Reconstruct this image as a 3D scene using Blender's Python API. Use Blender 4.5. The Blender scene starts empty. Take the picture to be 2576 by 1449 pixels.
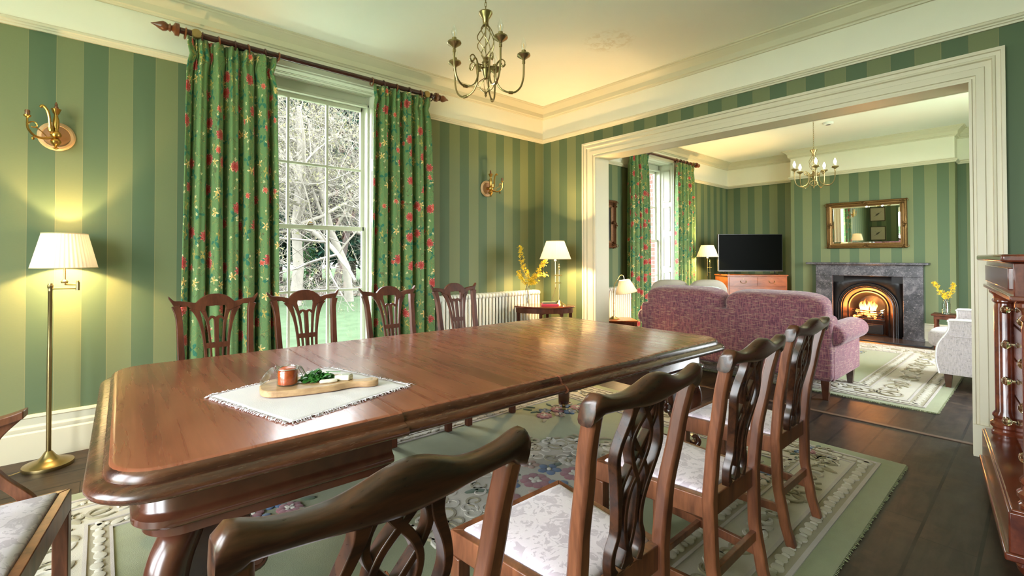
import bpy, bmesh, math, random
from mathutils import Vector, Matrix
from math import sin, cos, pi, radians, sqrt, atan2
C = bpy.context.scene.collection
random.seed(7)

# ------------------------------------------------------------------ node helpers
def new_mat(name):
    m = bpy.data.materials.new(name); m.use_nodes = True
    nt = m.node_tree; b = nt.nodes['Principled BSDF']
    return m, nt, b
def lk(nt, a, b):
    nt.links.new(a, b)
def put(nt, inp, v):
    if v is None: return
    if isinstance(v, bpy.types.NodeSocket): lk(nt, v, inp)
    elif isinstance(v, (tuple, list)) and len(v) == 3 and inp.type == 'RGBA': inp.default_value = (*v, 1)
    else: inp.default_value = v
def MA(nt, op, a, b=None, c=None, clamp=False):
    n = nt.nodes.new('ShaderNodeMath'); n.operation = op; n.use_clamp = clamp
    put(nt, n.inputs[0], a); put(nt, n.inputs[1], b)
    if c is not None: put(nt, n.inputs[2], c)
    return n.outputs[0]
def VM(nt, op, a, b=None):
    n = nt.nodes.new('ShaderNodeVectorMath'); n.operation = op
    put(nt, n.inputs[0], a); put(nt, n.inputs[1], b)
    return n.outputs['Value'] if op in ('LENGTH', 'DOT_PRODUCT', 'DISTANCE') else n.outputs[0]
def MIX(nt, f, a, b, mode='MIX'):
    n = nt.nodes.new('ShaderNodeMix'); n.data_type = 'RGBA'; n.blend_type = mode
    put(nt, n.inputs[0], f); put(nt, n.inputs[6], a); put(nt, n.inputs[7], b)
    return n.outputs[2]
def NOISE(nt, vec, scale, detail=4, rough=.55, dist=0):
    n = nt.nodes.new('ShaderNodeTexNoise'); put(nt, n.inputs['Vector'], vec)
    n.inputs['Scale'].default_value = scale; n.inputs['Detail'].default_value = detail
    n.inputs['Roughness'].default_value = rough; n.inputs['Distortion'].default_value = dist
    return n.outputs['Fac']
def VORO(nt, vec, scale, dim='3D', rand=1.0, feat='F1'):
    n = nt.nodes.new('ShaderNodeTexVoronoi'); n.voronoi_dimensions = dim; n.feature = feat
    put(nt, n.inputs['Vector'], vec); n.inputs['Scale'].default_value = scale
    n.inputs['Randomness'].default_value = rand
    return n
def MAPV(nt, vec, scale=(1, 1, 1), rot=(0, 0, 0), loc=(0, 0, 0)):
    n = nt.nodes.new('ShaderNodeMapping'); put(nt, n.inputs[0], vec)
    n.inputs['Scale'].default_value = scale; n.inputs['Rotation'].default_value = rot; n.inputs['Location'].default_value = loc
    return n.outputs[0]
def TC(nt, k='Object'):
    return nt.nodes.new('ShaderNodeTexCoord').outputs[k]
def SEP(nt, v):
    n = nt.nodes.new('ShaderNodeSeparateXYZ'); put(nt, n.inputs[0], v); return n.outputs
def RAMP(nt, f, stops):
    n = nt.nodes.new('ShaderNodeValToRGB'); put(nt, n.inputs[0], f)
    e = n.color_ramp.elements
    while len(e) < len(stops): e.new(.5)
    for q, (p, c) in zip(e, stops): q.position = p; q.color = (*c, 1)
    return n.outputs[0]
def SM(nt, x, a, b):
    n = nt.nodes.new('ShaderNodeMapRange'); n.interpolation_type = 'SMOOTHSTEP'
    put(nt, n.inputs[0], x); n.inputs[1].default_value = a; n.inputs[2].default_value = b
    return n.outputs[0]
def BUMP(nt, b, h, strength=.3, dist=.01):
    n = nt.nodes.new('ShaderNodeBump'); n.inputs['Strength'].default_value = strength
    n.inputs['Distance'].default_value = dist; put(nt, n.inputs['Height'], h)
    lk(nt, n.outputs[0], b.inputs['Normal'])
def plain(name, col, rough=.5, metal=0, noise=.0, nscale=30, bump=0, bscale=80, coat=0, spec=None, bdist=.002):
    m, nt, b = new_mat(name)
    b.inputs['Roughness'].default_value = rough; b.inputs['Metallic'].default_value = metal
    tc = TC(nt)
    if noise:
        f = NOISE(nt, tc, nscale)
        c = MIX(nt, f, tuple(x * (1 - noise) for x in col), tuple(min(1, x * (1 + noise)) for x in col))
        lk(nt, c, b.inputs['Base Color'])
    else: b.inputs['Base Color'].default_value = (*col, 1)
    if bump: BUMP(nt, b, NOISE(nt, tc, bscale), bump, bdist)
    if coat: b.inputs['Coat Weight'].default_value = coat; b.inputs['Coat Roughness'].default_value = .12
    if spec is not None: b.inputs['Specular IOR Level'].default_value = spec
    return m
def wood(name, dark, light, rough=.3, stretch=(2, 14, 14), coat=.3, scale=1.0, rot=(0, 0, 0), bump=.05, lo=.3, hi=.7):
    m, nt, b = new_mat(name)
    v = MAPV(nt, TC(nt), stretch, rot)
    g = NOISE(nt, v, 1.6 * scale, 6, .6, .6)
    fine = NOISE(nt, MAPV(nt, TC(nt), tuple(s * 8 for s in stretch), rot), 1.5 * scale, 3, .5)
    f = SM(nt, MA(nt, 'ADD', MA(nt, 'MULTIPLY', g, .8), MA(nt, 'MULTIPLY', fine, .2)), lo, hi)
    lk(nt, MIX(nt, f, dark, light), b.inputs['Base Color'])
    lk(nt, MA(nt, 'ADD', MA(nt, 'MULTIPLY', fine, .12), rough - .06), b.inputs['Roughness'])
    if bump: BUMP(nt, b, fine, bump, .001)
    b.inputs['Coat Weight'].default_value = coat; b.inputs['Coat Roughness'].default_value = .2
    return m
def emis(name, col, s):
    m, nt, b = new_mat(name)
    b.inputs['Base Color'].default_value = (*col, 1)
    b.inputs['Emission Color'].default_value = (*col, 1); b.inputs['Emission Strength'].default_value = s
    return m

# ------------------------------------------------------------------ materials
DK, LT, GOLD = (.098, .142, .076), (.190, .212, .102), (.42, .33, .16)
def wallpaper(name, axis, phase, flip=0, pitch=.13):
    """vertical stripes; an edge at coordinate = phase + k*pitch; dark just above the phase unless flipped"""
    m, nt, b = new_mat(name)
    s = SEP(nt, TC(nt))[axis]
    t = MA(nt, 'DIVIDE', MA(nt, 'SUBTRACT', s, phase), pitch * 2)
    fr = MA(nt, 'FRACT', MA(nt, 'ADD', t, 100 + (.5 if flip else 0)))
    dark = MA(nt, 'LESS_THAN', fr, .5)
    half = MA(nt, 'FRACT', MA(nt, 'MULTIPLY', fr, 2))
    edge = MA(nt, 'MULTIPLY', MA(nt, 'LESS_THAN', MA(nt, 'MULTIPLY', half, pitch), .0022), .55)
    weave = NOISE(nt, MAPV(nt, TC(nt), (1, 1, 6)), 60, 2, .5)
    col = MIX(nt, dark, LT, DK); col = MIX(nt, edge, col, GOLD)
    col = MIX(nt, MA(nt, 'MULTIPLY', weave, .25), col, (.10, .14, .07))
    lk(nt, col, b.inputs['Base Color'])
    b.inputs['Roughness'].default_value = .62; b.inputs['Specular IOR Level'].default_value = .3
    BUMP(nt, b, weave, .12, .001)
    return m
WP_NW = wallpaper('paper_north_w', 0, -4.640)
WP_NE = wallpaper('paper_north_e', 0, -.134 - .13)
WP_A = wallpaper('paper_arch', 1, -.1443, 0)
WP_L = wallpaper('paper_living_north', 0, .30)
WP_R = wallpaper('paper_recess', 1, -.247)
WP_B = wallpaper('paper_breast', 1, -1.392)
PAINT = plain('cream_paint', (.68, .62, .46), .45, noise=.04, nscale=4, bump=.05, bscale=200)
PAINTW = plain('window_paint', (.54, .54, .44), .35)
FRIEZE = plain('frieze_paint', (.86, .82, .69), .7, noise=.03, nscale=5, bump=.08, bscale=60)
def ceil_mat():
    m, nt, b = new_mat('ceiling_paint')
    tc = TC(nt); f = NOISE(nt, tc, 3, 5)
    n2 = NOISE(nt, tc, 14, 5, .6, 1)
    d = VM(nt, 'DISTANCE', tc, (-.94, -1.68, 3.12))
    ring = MA(nt, 'MULTIPLY', SM(nt, MA(nt, 'ADD', d, MA(nt, 'MULTIPLY', n2, .3)), .42, .3), SM(nt, n2, .45, .6))
    c = MIX(nt, f, (.86, .85, .76), (.90, .89, .81))
    c = MIX(nt, MA(nt, 'MULTIPLY', ring, .35), c, (.55, .42, .22))
    lk(nt, c, b.inputs['Base Color']); b.inputs['Roughness'].default_value = .8
    BUMP(nt, b, NOISE(nt, tc, 90, 4), .15, .003)
    return m
CEIL = ceil_mat()
def floor_mat():
    m, nt, b = new_mat('dark_floorboards')
    tc = TC(nt); x, y, z = SEP(nt, tc)
    W = .195
    row = MA(nt, 'FLOOR', MA(nt, 'DIVIDE', y, W)); fy = MA(nt, 'FRACT', MA(nt, 'DIVIDE', MA(nt, 'ADD', y, 20 * W), W))
    wn = nt.nodes.new('ShaderNodeTexWhiteNoise'); wn.noise_dimensions = '1D'; put(nt, wn.inputs['W'], row)
    rnd = wn.outputs['Value']
    xs = MA(nt, 'DIVIDE', MA(nt, 'ADD', MA(nt, 'ADD', x, MA(nt, 'MULTIPLY', rnd, 2.6)), 40), 2.6)
    fx = MA(nt, 'FRACT', xs)
    gy = MA(nt, 'MAXIMUM', MA(nt, 'LESS_THAN', fy, .035), MA(nt, 'GREATER_THAN', fy, .97))
    gx = MA(nt, 'LESS_THAN', fx, .0016)
    thr = MA(nt, 'LESS_THAN', MA(nt, 'ABSOLUTE', MA(nt, 'SUBTRACT', x, .2)), .006)
    gap = MA(nt, 'MAXIMUM', MA(nt, 'MAXIMUM', gy, gx), thr)
    wn2 = nt.nodes.new('ShaderNodeTexWhiteNoise'); wn2.noise_dimensions = '2D'
    cm = nt.nodes.new('ShaderNodeCombineXYZ'); put(nt, cm.inputs[0], row); put(nt, cm.inputs[1], MA(nt, 'FLOOR', xs)); lk(nt, cm.outputs[0], wn2.inputs['Vector'])
    g = NOISE(nt, MAPV(nt, tc, (1.5, 9, 1)), 2.5, 6, .65, .5)
    wear = NOISE(nt, tc, 4, 5, .65)
    c = MIX(nt, SM(nt, g, .3, .7), (.006, .004, .0035), (.036, .023, .016))
    c = MIX(nt, MA(nt, 'MULTIPLY', wn2.outputs['Value'], .35), c, (.055, .036, .026))
    c = MIX(nt, MA(nt, 'MULTIPLY', SM(nt, wear, .50, .72), .55), c, (.11, .072, .048))
    c = MIX(nt, gap, c, (.004, .003, .003))
    lk(nt, c, b.inputs['Base Color'])
    lk(nt, MA(nt, 'ADD', .30, MA(nt, 'MULTIPLY', wear, .3)), b.inputs['Roughness']); b.inputs['Specular IOR Level'].default_value = .28
    BUMP(nt, b, MA(nt, 'SUBTRACT', MA(nt, 'MULTIPLY', g, .25), gap), .5, .004)
    return m
FLOOR = floor_mat()
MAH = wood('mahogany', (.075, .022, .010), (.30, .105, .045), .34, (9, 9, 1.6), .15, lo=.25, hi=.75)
def top_mat():
    m, nt, b = new_mat('mahogany_top'); tc = TC(nt)
    big = NOISE(nt, MAPV(nt, tc, (1.2, .8, 1)), 1.6, 5, .6, .4)
    st = NOISE(nt, MAPV(nt, tc, (20, .9, 6)), 1.5, 3, .5, .25); st2 = NOISE(nt, MAPV(nt, tc, (90, 5, 6)), 1.5, 3, .5)
    f = MA(nt, 'ADD', MA(nt, 'ADD', MA(nt, 'MULTIPLY', big, .58), MA(nt, 'MULTIPLY', st, .28)), MA(nt, 'MULTIPLY', st2, .14))
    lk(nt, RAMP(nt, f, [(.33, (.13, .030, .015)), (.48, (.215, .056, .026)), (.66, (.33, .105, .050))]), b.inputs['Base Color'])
    lk(nt, MA(nt, 'ADD', .20, MA(nt, 'MULTIPLY', st, .16)), b.inputs['Roughness'])
    b.inputs['Coat Weight'].default_value = .25; b.inputs['Coat Roughness'].default_value = .12
    return m
MAHX = top_mat()
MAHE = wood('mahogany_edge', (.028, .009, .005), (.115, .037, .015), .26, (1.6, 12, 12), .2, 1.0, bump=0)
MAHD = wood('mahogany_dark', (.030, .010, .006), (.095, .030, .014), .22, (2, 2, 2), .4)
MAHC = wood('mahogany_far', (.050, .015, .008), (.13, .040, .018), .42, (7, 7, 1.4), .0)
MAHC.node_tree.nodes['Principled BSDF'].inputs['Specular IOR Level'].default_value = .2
MAHR = wood('mahogany_red', (.065, .012, .006), (.20, .045, .018), .16, (1.2, 4, 4), .6)
TVW = wood('chest_wood', (.14, .035, .010), (.36, .10, .026), .3, (1.2, 4, 4), .3)
TEAK = wood('board_wood', (.34, .19, .09), (.58, .37, .19), .5, (3, 12, 12), 0)
POLEW = wood('pole_wood', (.030, .008, .006), (.075, .020, .014), .22, (1, 6, 6), .4)
POLEO = wood('ring_wood', (.10, .028, .010), (.22, .065, .02), .3, (4, 4, 4), .3)
BRASS = plain('aged_brass', (.58, .33, .08), .28, 1, .15, 20)
BRASSD = plain('antique_brass', (.36, .27, .12), .32, 1, .2, 20)
BRONZE = plain('copper_bronze', (.30, .16, .10), .3, .9, .15, 20)
BRASSP = plain('polished_brass', (.62, .50, .26), .2, 1, .08, 20)
GILT = plain('gilt_frame', (.19, .105, .035), .38, .75, .35, 50, .5, 70, bdist=.004)
GILTD = plain('dark_gilt', (.16, .07, .03), .42, .6, .4, 60, .5, 90, bdist=.004)
PLATEW = plain('sconce_board', (.34, .16, .06), .5, 0, .3, 18)
PLATEC = plain('sconce_rim', (.60, .36, .17), .5, 0, .2, 26)
IRON = plain('cast_iron', (.016, .016, .018), .38, .4, .2, 30, .15, 120)
IRONR = plain('iron_ring', (.05, .035, .03), .28, .7, .2, 30)
BLACKP = plain('tv_plastic', (.006, .006, .007), .3)
SCREEN = plain('tv_screen', (.0012, .0016, .0010), .35, 0, spec=.02)
SILVER = plain('tv_edge', (.12, .11, .10), .3, .8)
WHITE = plain('radiator_enamel', (.82, .80, .72), .35)
PLASTIC = plain('white_plastic', (.8, .8, .76), .5)
RED = plain('bulb_dead', (.5, .5, .5), .2)
def marble():
    m, nt, b = new_mat('grey_marble')
    tc = TC(nt); n1 = NOISE(nt, tc, 5, 7, .65, 1.2); n2 = NOISE(nt, tc, 40, 4, .6, 1)
    c = RAMP(nt, n1, [(.34, (.022, .022, .027)), (.5, (.065, .062, .072)), (.66, (.17, .155, .17))])
    c = MIX(nt, MA(nt, 'MULTIPLY', SM(nt, n2, .56, .66), .8), c, (.24, .22, .23))
    c = MIX(nt, MA(nt, 'MULTIPLY', SM(nt, n2, .45, .36), .8), c, (.03, .03, .036))
    lk(nt, c, b.inputs['Base Color']); b.inputs['Roughness'].default_value = .32
    return m
MARBLE = marble()
SLATE = plain('slate_hearth', (.03, .03, .034), .22, noise=.3, nscale=6)
def damask():
    m, nt, b = new_mat('damask_seat')
    tc = TC(nt)
    w = MAPV(nt, tc, (1, 1, .2)); n1 = NOISE(nt, w, 17, 5, .6, 2.6)
    v = VORO(nt, MIX(nt, .12, w, NOISE(nt, w, 6)), 12, '3D', .7)
    ang = MA(nt, 'ARCTAN2', SEP(nt, VM(nt, 'SUBTRACT', w, v.outputs['Position']))[0], SEP(nt, VM(nt, 'SUBTRACT', w, v.outputs['Position']))[1])
    leaf = MA(nt, 'SUBTRACT', MA(nt, 'ADD', .34, MA(nt, 'MULTIPLY', MA(nt, 'SINE', MA(nt, 'MULTIPLY', ang, 7)), .10)), v.outputs['Distance'])
    f = MA(nt, 'MAXIMUM', SM(nt, n1, .53, .56), SM(nt, leaf, -.01, .02))
    line = SM(nt, MA(nt, 'ABSOLUTE', MA(nt, 'SUBTRACT', n1, .50)), .012, .004)
    fine = NOISE(nt, tc, 500, 1)
    c = MIX(nt, f, (.70, .59, .66), (.50, .40, .47))
    c = MIX(nt, MA(nt, 'MULTIPLY', line, .5), c, (.80, .70, .76))
    c = MIX(nt, MA(nt, 'MULTIPLY', fine, .15), c, (.45, .40, .42))
    lk(nt, c, b.inputs['Base Color']); b.inputs['Roughness'].default_value = .55
    b.inputs['Sheen Weight'].default_value = .3
    BUMP(nt, b, fine, .1, .0005)
    return m
DAMASK = damask()
def tweed(name, a, bcol, c3, sc=110):
    m, nt, b = new_mat(name)
    tc = TC(nt)
    n1 = NOISE(nt, MAPV(nt, tc, (1, 1, .12)), sc, 2, .7); n2 = NOISE(nt, MAPV(nt, tc, (.12, .12, 1)), sc, 2, .7)
    n3 = NOISE(nt, tc, sc * .35, 3)
    c = MIX(nt, SM(nt, n1, .4, .62), a, bcol); c = MIX(nt, SM(nt, n2, .5, .66), c, c3)
    c = MIX(nt, MA(nt, 'MULTIPLY', SM(nt, n3, .55, .7), .4), c, tuple(x * .35 for x in a))
    lk(nt, c, b.inputs['Base Color']); b.inputs['Roughness'].default_value = .85
    b.inputs['Sheen Weight'].default_value = .25; b.inputs['Specular IOR Level'].default_value = .2
    BUMP(nt, b, MA(nt, 'ADD', n1, n2), .35, .002)
    return m
TWEED = tweed('plum_tweed', (.135, .045, .075), (.27, .105, .12), (.32, .19, .16))
CREAMT = tweed('oatmeal_tweed', (.50, .45, .44), (.64, .58, .57), (.58, .53, .55), 160)
PIPING = plain('white_piping', (.85, .83, .78), .7)
LINEN = plain('linen_cushion', (.40, .36, .29), .85, noise=.12, nscale=12, bump=.2, bscale=300)
def toile():
    m, nt, b = new_mat('blue_print_cushion'); tc = TC(nt)
    n = NOISE(nt, tc, 26, 4, .6, 1.5)
    lk(nt, MIX(nt, SM(nt, n, .52, .58), (.62, .64, .64), (.22, .30, .40)), b.inputs['Base Color']); b.inputs['Roughness'].default_value = .85
    return m
TOILE = toile()
def curtain_mat():
    m, nt, b = new_mat('floral_curtain')
    uv = TC(nt, 'UV')
    weave = NOISE(nt, MAPV(nt, uv, (1, .25, 1)), 900, 1); weave2 = NOISE(nt, MAPV(nt, uv, (.25, 1, 1)), 700, 1)
    wn = nt.nodes.new('ShaderNodeTexNoise'); put(nt, wn.inputs['Vector'], uv); wn.inputs['Scale'].default_value = 22; wn.inputs['Detail'].default_value = 2
    uvw = VM(nt, 'ADD', uv, VM(nt, 'MULTIPLY', VM(nt, 'SUBTRACT', wn.outputs['Color'], (.5, .5, .5)), (.035, .035, 0)))
    base = MIX(nt, MA(nt, 'MULTIPLY', MA(nt, 'ADD', weave, weave2), .5), (.085, .165, .060), (.185, .31, .115))
    col = base
    def layer(off, cell, R, k, amp, c_in, c_out, prob, lobe_soft=.004, rnd=.55, sx=1, sy=1, rot=0):
        nonlocal col
        p = MAPV(nt, uvw, (sx, sy, 1), (0, 0, rot), (off, off * 1.7, 0))
        v = VORO(nt, p, 1 / cell, '2D', rnd)
        d = VM(nt, 'SUBTRACT', p, v.outputs['Position']); dx, dy, _ = SEP(nt, d)
        r = VM(nt, 'LENGTH', d); rs = SEP(nt, v.outputs['Color'])
        ang = MA(nt, 'ADD', MA(nt, 'ARCTAN2', dy, dx), MA(nt, 'MULTIPLY', rs[0], 6.28))
        rad = MA(nt, 'MULTIPLY', MA(nt, 'ADD', 1 - amp, MA(nt, 'MULTIPLY', MA(nt, 'COSINE', MA(nt, 'MULTIPLY', ang, k)), amp)), R)
        mask = SM(nt, MA(nt, 'SUBTRACT', rad, r), 0, lobe_soft)
        if prob < 1: mask = MA(nt, 'MULTIPLY', mask, MA(nt, 'LESS_THAN', rs[1], prob))
        q = MA(nt, 'DIVIDE', r, R)
        pet = SM(nt, MA(nt, 'SINE', MA(nt, 'ADD', MA(nt, 'MULTIPLY', q, 17), MA(nt, 'MULTIPLY', MA(nt, 'SINE', MA(nt, 'MULTIPLY', ang, max(3, k))), 1.6))), -.3, .5)
        cc = MIX(nt, MA(nt, 'MULTIPLY', pet, SM(nt, q, .2, 1)), c_in, c_out)
        col = MIX(nt, mask, col, cc)
    # branches
    bn = NOISE(nt, MAPV(nt, uv, (1.6, .8, 1)), 4.2, 2, .5, 1.6)
    br = SM(nt, MA(nt, 'ABSOLUTE', MA(nt, 'SUBTRACT', bn, .5)), .010, .004)
    col = MIX(nt, MA(nt, 'MULTIPLY', br, .75), col, (.10, .09, .045))
    bn2 = NOISE(nt, MAPV(nt, uv, (2.2, 1.5, 1), (0, 0, .6)), 7, 2, .5, 1.2)
    col = MIX(nt, MA(nt, 'MULTIPLY', SM(nt, MA(nt, 'ABSOLUTE', MA(nt, 'SUBTRACT', bn2, .47)), .007, .003), .7), col, (.48, .33, .08))
    layer(.31, .155, .052, 3, .62, (.03, .15, .09), (.045, .20, .12), .75, rnd=.8)                      # dark leaves
    layer(2.2, .11, .022, 4, .5, (.45, .34, .08), (.55, .42, .12), .6, sx=1, sy=.5, rnd=.9)              # olive leaflets
    layer(5.1, .21, .036, 5, .5, (.80, .50, .14), (.90, .84, .62), .65, rnd=.85)                         # cream lilies
    layer(7.7, .075, .0135, 5, .28, (.65, .58, .25), (.92, .90, .80), .42, rnd=.9)                       # blossom
    layer(9.4, .25, .050, 9, .14, (.42, .040, .035), (.72, .32, .25), .9, rnd=.62)                      # peonies
    layer(11.3, .27, .030, 7, .2, (.62, .09, .05), (.90, .45, .40), .6, rnd=.75)
    lk(nt, col, b.inputs['Base Color']); b.inputs['Roughness'].default_value = .75
    b.inputs['Sheen Weight'].default_value = .15; b.inputs['Specular IOR Level'].default_value = .25
    BUMP(nt, b, weave, .12, .001)
    return m
CURT = curtain_mat()
LINING = plain('curtain_lining', (.75, .72, .66), .9)
def shade_mat(name, col, tr=.55):
    m, nt, b = new_mat(name)
    out = nt.nodes['Material Output']
    b.inputs['Base Color'].default_value = (*col, 1); b.inputs['Roughness'].default_value = .9
    t = nt.nodes.new('ShaderNodeBsdfTranslucent'); t.inputs[0].default_value = (*col, 1)
    mx = nt.nodes.new('ShaderNodeMixShader'); mx.inputs[0].default_value = tr
    lk(nt, b.outputs[0], mx.inputs[1]); lk(nt, t.outputs[0], mx.inputs[2]); lk(nt, mx.outputs[0], out.inputs[0])
    return m
SHADE = shade_mat('pleated_shade', (.80, .72, .58), .022)
SHADET = plain('shade_trim', (.72, .56, .34), .8)
CANDLE = plain('lampholder', (.85, .80, .70), .6)
def glass_mat(name, col=(1, 1, 1), rough=0.0, ior=1.45):
    m, nt, b = new_mat(name); b.inputs['Base Color'].default_value = (*col, 1)
    b.inputs['Transmission Weight'].default_value = 1; b.inputs['Roughness'].default_value = rough; b.inputs['IOR'].default_value = ior
    return m
def schlick(nt, f0=.04):
    lw = nt.nodes.new('ShaderNodeLayerWeight'); lw.inputs[0].default_value = .5
    return MA(nt, 'ADD', f0, MA(nt, 'MULTIPLY', MA(nt, 'POWER', lw.outputs['Facing'], 4.5), .8))
def thin_glass(name, tint=(.96, .98, .97), k=1.5):
    m, nt, b = new_mat(name); out = nt.nodes['Material Output']
    t = nt.nodes.new('ShaderNodeBsdfTransparent'); t.inputs[0].default_value = (*tint, 1); g = nt.nodes.new('ShaderNodeBsdfGlossy'); g.inputs['Roughness'].default_value = .03
    mx = nt.nodes.new('ShaderNodeMixShader'); lk(nt, schlick(nt, .05), mx.inputs[0]); lk(nt, t.outputs[0], mx.inputs[1]); lk(nt, g.outputs[0], mx.inputs[2])
    lk(nt, mx.outputs[0], out.inputs[0]); return m
GLASS = thin_glass('clear_glass'); KNOB = glass_mat('amber_glass_knob', (.95, .88, .55), .02)
def pane_mat():
    m, nt, b = new_mat('window_glass'); out = nt.nodes['Material Output']
    t = nt.nodes.new('ShaderNodeBsdfTransparent'); g = nt.nodes.new('ShaderNodeBsdfGlossy'); g.inputs['Roughness'].default_value = .02
    mx = nt.nodes.new('ShaderNodeMixShader'); lk(nt, schlick(nt, .02), mx.inputs[0]); lk(nt, t.outputs[0], mx.inputs[1]); lk(nt, g.outputs[0], mx.inputs[2])
    lk(nt, mx.outputs[0], out.inputs[0]); return m
PANE = pane_mat()
MIRROR = plain('mirror_glass', (.86, .90, .84), .015, 1)
BULBON = emis('lit_bulb', (1, .86, .66), 12)
FIL = emis('lamp_bulb', (1, .80, .52), 12)
BULB = thin_glass('unlit_bulb'); FILO = plain('filament', (.75, .50, .2), .4)
YEL = plain('forsythia_yellow', (.80, .56, .02), .6, noise=.15, nscale=30)
TWIG = plain('twig_brown', (.12, .07, .03), .7)
BOOKR = plain('red_cover', (.50, .04, .08), .5); BOOKG = plain('green_cover', (.10, .16, .11), .55); PAGES = plain('book_pages', (.75, .68, .52), .8)
CLOTH = plain('white_cotton', (.72, .66, .68), .85, noise=.04, nscale=9, bump=.25, bscale=250)
SAUCE = plain('tomato_chutney', (.50, .075, .012), .3, noise=.6, nscale=60, bump=.5, bscale=90, bdist=.003)
STEEL = plain('steel_wire', (.6, .6, .62), .22, 1)
LEAF = plain('salad_green', (.045, .20, .03), .45, noise=.5, nscale=40)
CHEESE = plain('pale_cheese', (.80, .74, .60), .6, noise=.12, nscale=40, bump=.3, bscale=90); RIND = plain('cheese_rind', (.85, .82, .76), .8)
EMBER = emis('glowing_embers', (1, .20, .03), 2.2)
def flame_mat():
    m, nt, b = new_mat('flames'); z = SEP(nt, TC(nt, 'Generated'))[2]
    c = RAMP(nt, z, [(0, (1, .62, .22)), (.35, (1, .38, .07)), (.7, (1, .17, .02)), (1, (.8, .05, .0))])
    lk(nt, c, b.inputs['Emission Color'])
    lk(nt, MA(nt, 'MULTIPLY', MA(nt, 'SUBTRACT', 1.1, z), 3.2), b.inputs['Emission Strength'])
    b.inputs['Base Color'].default_value = (0, 0, 0, 1)
    return m
FLAME = flame_mat()
def wool(name, col, v=.12):
    m, nt, b = new_mat(name); tc = TC(nt)
    n = NOISE(nt, tc, 14, 5, .6); f = NOISE(nt, tc, 420, 2)
    c = MIX(nt, n, tuple(x * (1 - v) for x in col), tuple(min(1, x * (1 + v)) for x in col))
    c = MIX(nt, MA(nt, 'MULTIPLY', f, .3), c, tuple(x * .55 for x in col))
    lk(nt, c, b.inputs['Base Color']); b.inputs['Roughness'].default_value = .95; b.inputs['Specular IOR Level'].default_value = .1
    b.inputs['Sheen Weight'].default_value = .3
    BUMP(nt, b, f, .5, .004)
    return m
W_SAGE = wool('wool_sage', (.265, .285, .145)); W_CREAM = wool('wool_cream', (.50, .46, .36)); W_BEIGE = wool('wool_beige', (.31, .27, .165))
W_LINE = wool('wool_grey_pink', (.45, .40, .35)); W_PINK = wool('wool_rose', (.30, .12, .13)); W_PEACH = wool('wool_peach', (.45, .31, .24))
W_BLUE = wool('wool_blue', (.095, .15, .25)); W_GRN = wool('wool_leaf', (.10, .14, .085)); W_WHITE = wool('wool_white', (.57, .53, .44))
RUGM = [W_SAGE, W_CREAM, W_BEIGE, W_LINE, W_PINK, W_PEACH, W_BLUE, W_GRN, W_WHITE]
PRINT = plain('print_paper', (.62, .52, .38), .7); PRINTI = plain('print_ink', (.10, .08, .06), .7)
OILP = plain('dark_canvas', (.020, .024, .018), .35, noise=.6, nscale=5)
def brick():
    m, nt, b = new_mat('red_brick')
    n = nt.nodes.new('ShaderNodeTexBrick'); x, y, z = SEP(nt, TC(nt))
    cm = nt.nodes.new('ShaderNodeCombineXYZ'); put(nt, cm.inputs[0], MA(nt, 'ADD', x, y)); put(nt, cm.inputs[1], z); lk(nt, cm.outputs[0], n.inputs['Vector'])
    n.inputs['Scale'].default_value = 1; n.inputs['Brick Width'].default_value = .225; n.inputs['Row Height'].default_value = .075; n.inputs['Mortar Size'].default_value = .006
    n.inputs['Color1'].default_value = (.13, .055, .040, 1); n.inputs['Color2'].default_value = (.17, .085, .06, 1); n.inputs['Mortar'].default_value = (.22, .20, .18, 1)
    lk(nt, n.outputs[0], b.inputs['Base Color']); b.inputs['Roughness'].default_value = .9
    return m
BRICK = brick()
GRASS = plain('lawn_grass', (.040, .055, .030), .95, noise=.35, nscale=3, spec=0)
LITTER = plain('leaf_litter', (.075, .055, .042), .95, noise=.5, nscale=6, spec=0)
BARK = plain('pale_bark', (.115, .105, .085), .9, noise=.3, nscale=5, spec=0); BARKD = plain('dark_bark', (.045, .036, .031), .9, noise=.4, nscale=5, spec=0)
CONIF = plain('yew_foliage', (.010, .024, .016), .8, noise=.5, nscale=3, spec=0); IVY = plain('ivy_foliage', (.015, .035, .012), .6, noise=.4, nscale=9, spec=0)
CATK = plain('catkin_yellow', (.13, .125, .07), .9, spec=0)

# ------------------------------------------------------------------ mesh helpers
def B(): return bmesh.new()
def box(bm, x0, x1, y0, y1, z0, z1, mi=0):
    v = [bm.verts.new(p) for p in ((x0, y0, z0), (x1, y0, z0), (x1, y1, z0), (x0, y1, z0), (x0, y0, z1), (x1, y0, z1), (x1, y1, z1), (x0, y1, z1))]
    for q in ((3, 2, 1, 0), (4, 5, 6, 7), (0, 1, 5, 4), (1, 2, 6, 5), (2, 3, 7, 6), (3, 0, 4, 7)):
        f = bm.faces.new([v[i] for i in q]); f.material_index = mi
    return v
def loft(bm, rings, closed=True, cap=True, mi=0):
    R = [[bm.verts.new(p) for p in r] for r in rings]; n = len(R[0])
    for a, b_ in zip(R, R[1:]):
        for i in range(n if closed else n - 1):
            j = (i + 1) % n
            f = bm.faces.new((a[i], a[j], b_[j], b_[i])); f.material_index = mi; f.smooth = True
    if cap and closed:
        for r in (list(reversed(R[0])), R[-1]):
            try: f = bm.faces.new(r); f.material_index = mi
            except ValueError: pass
    return R
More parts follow.
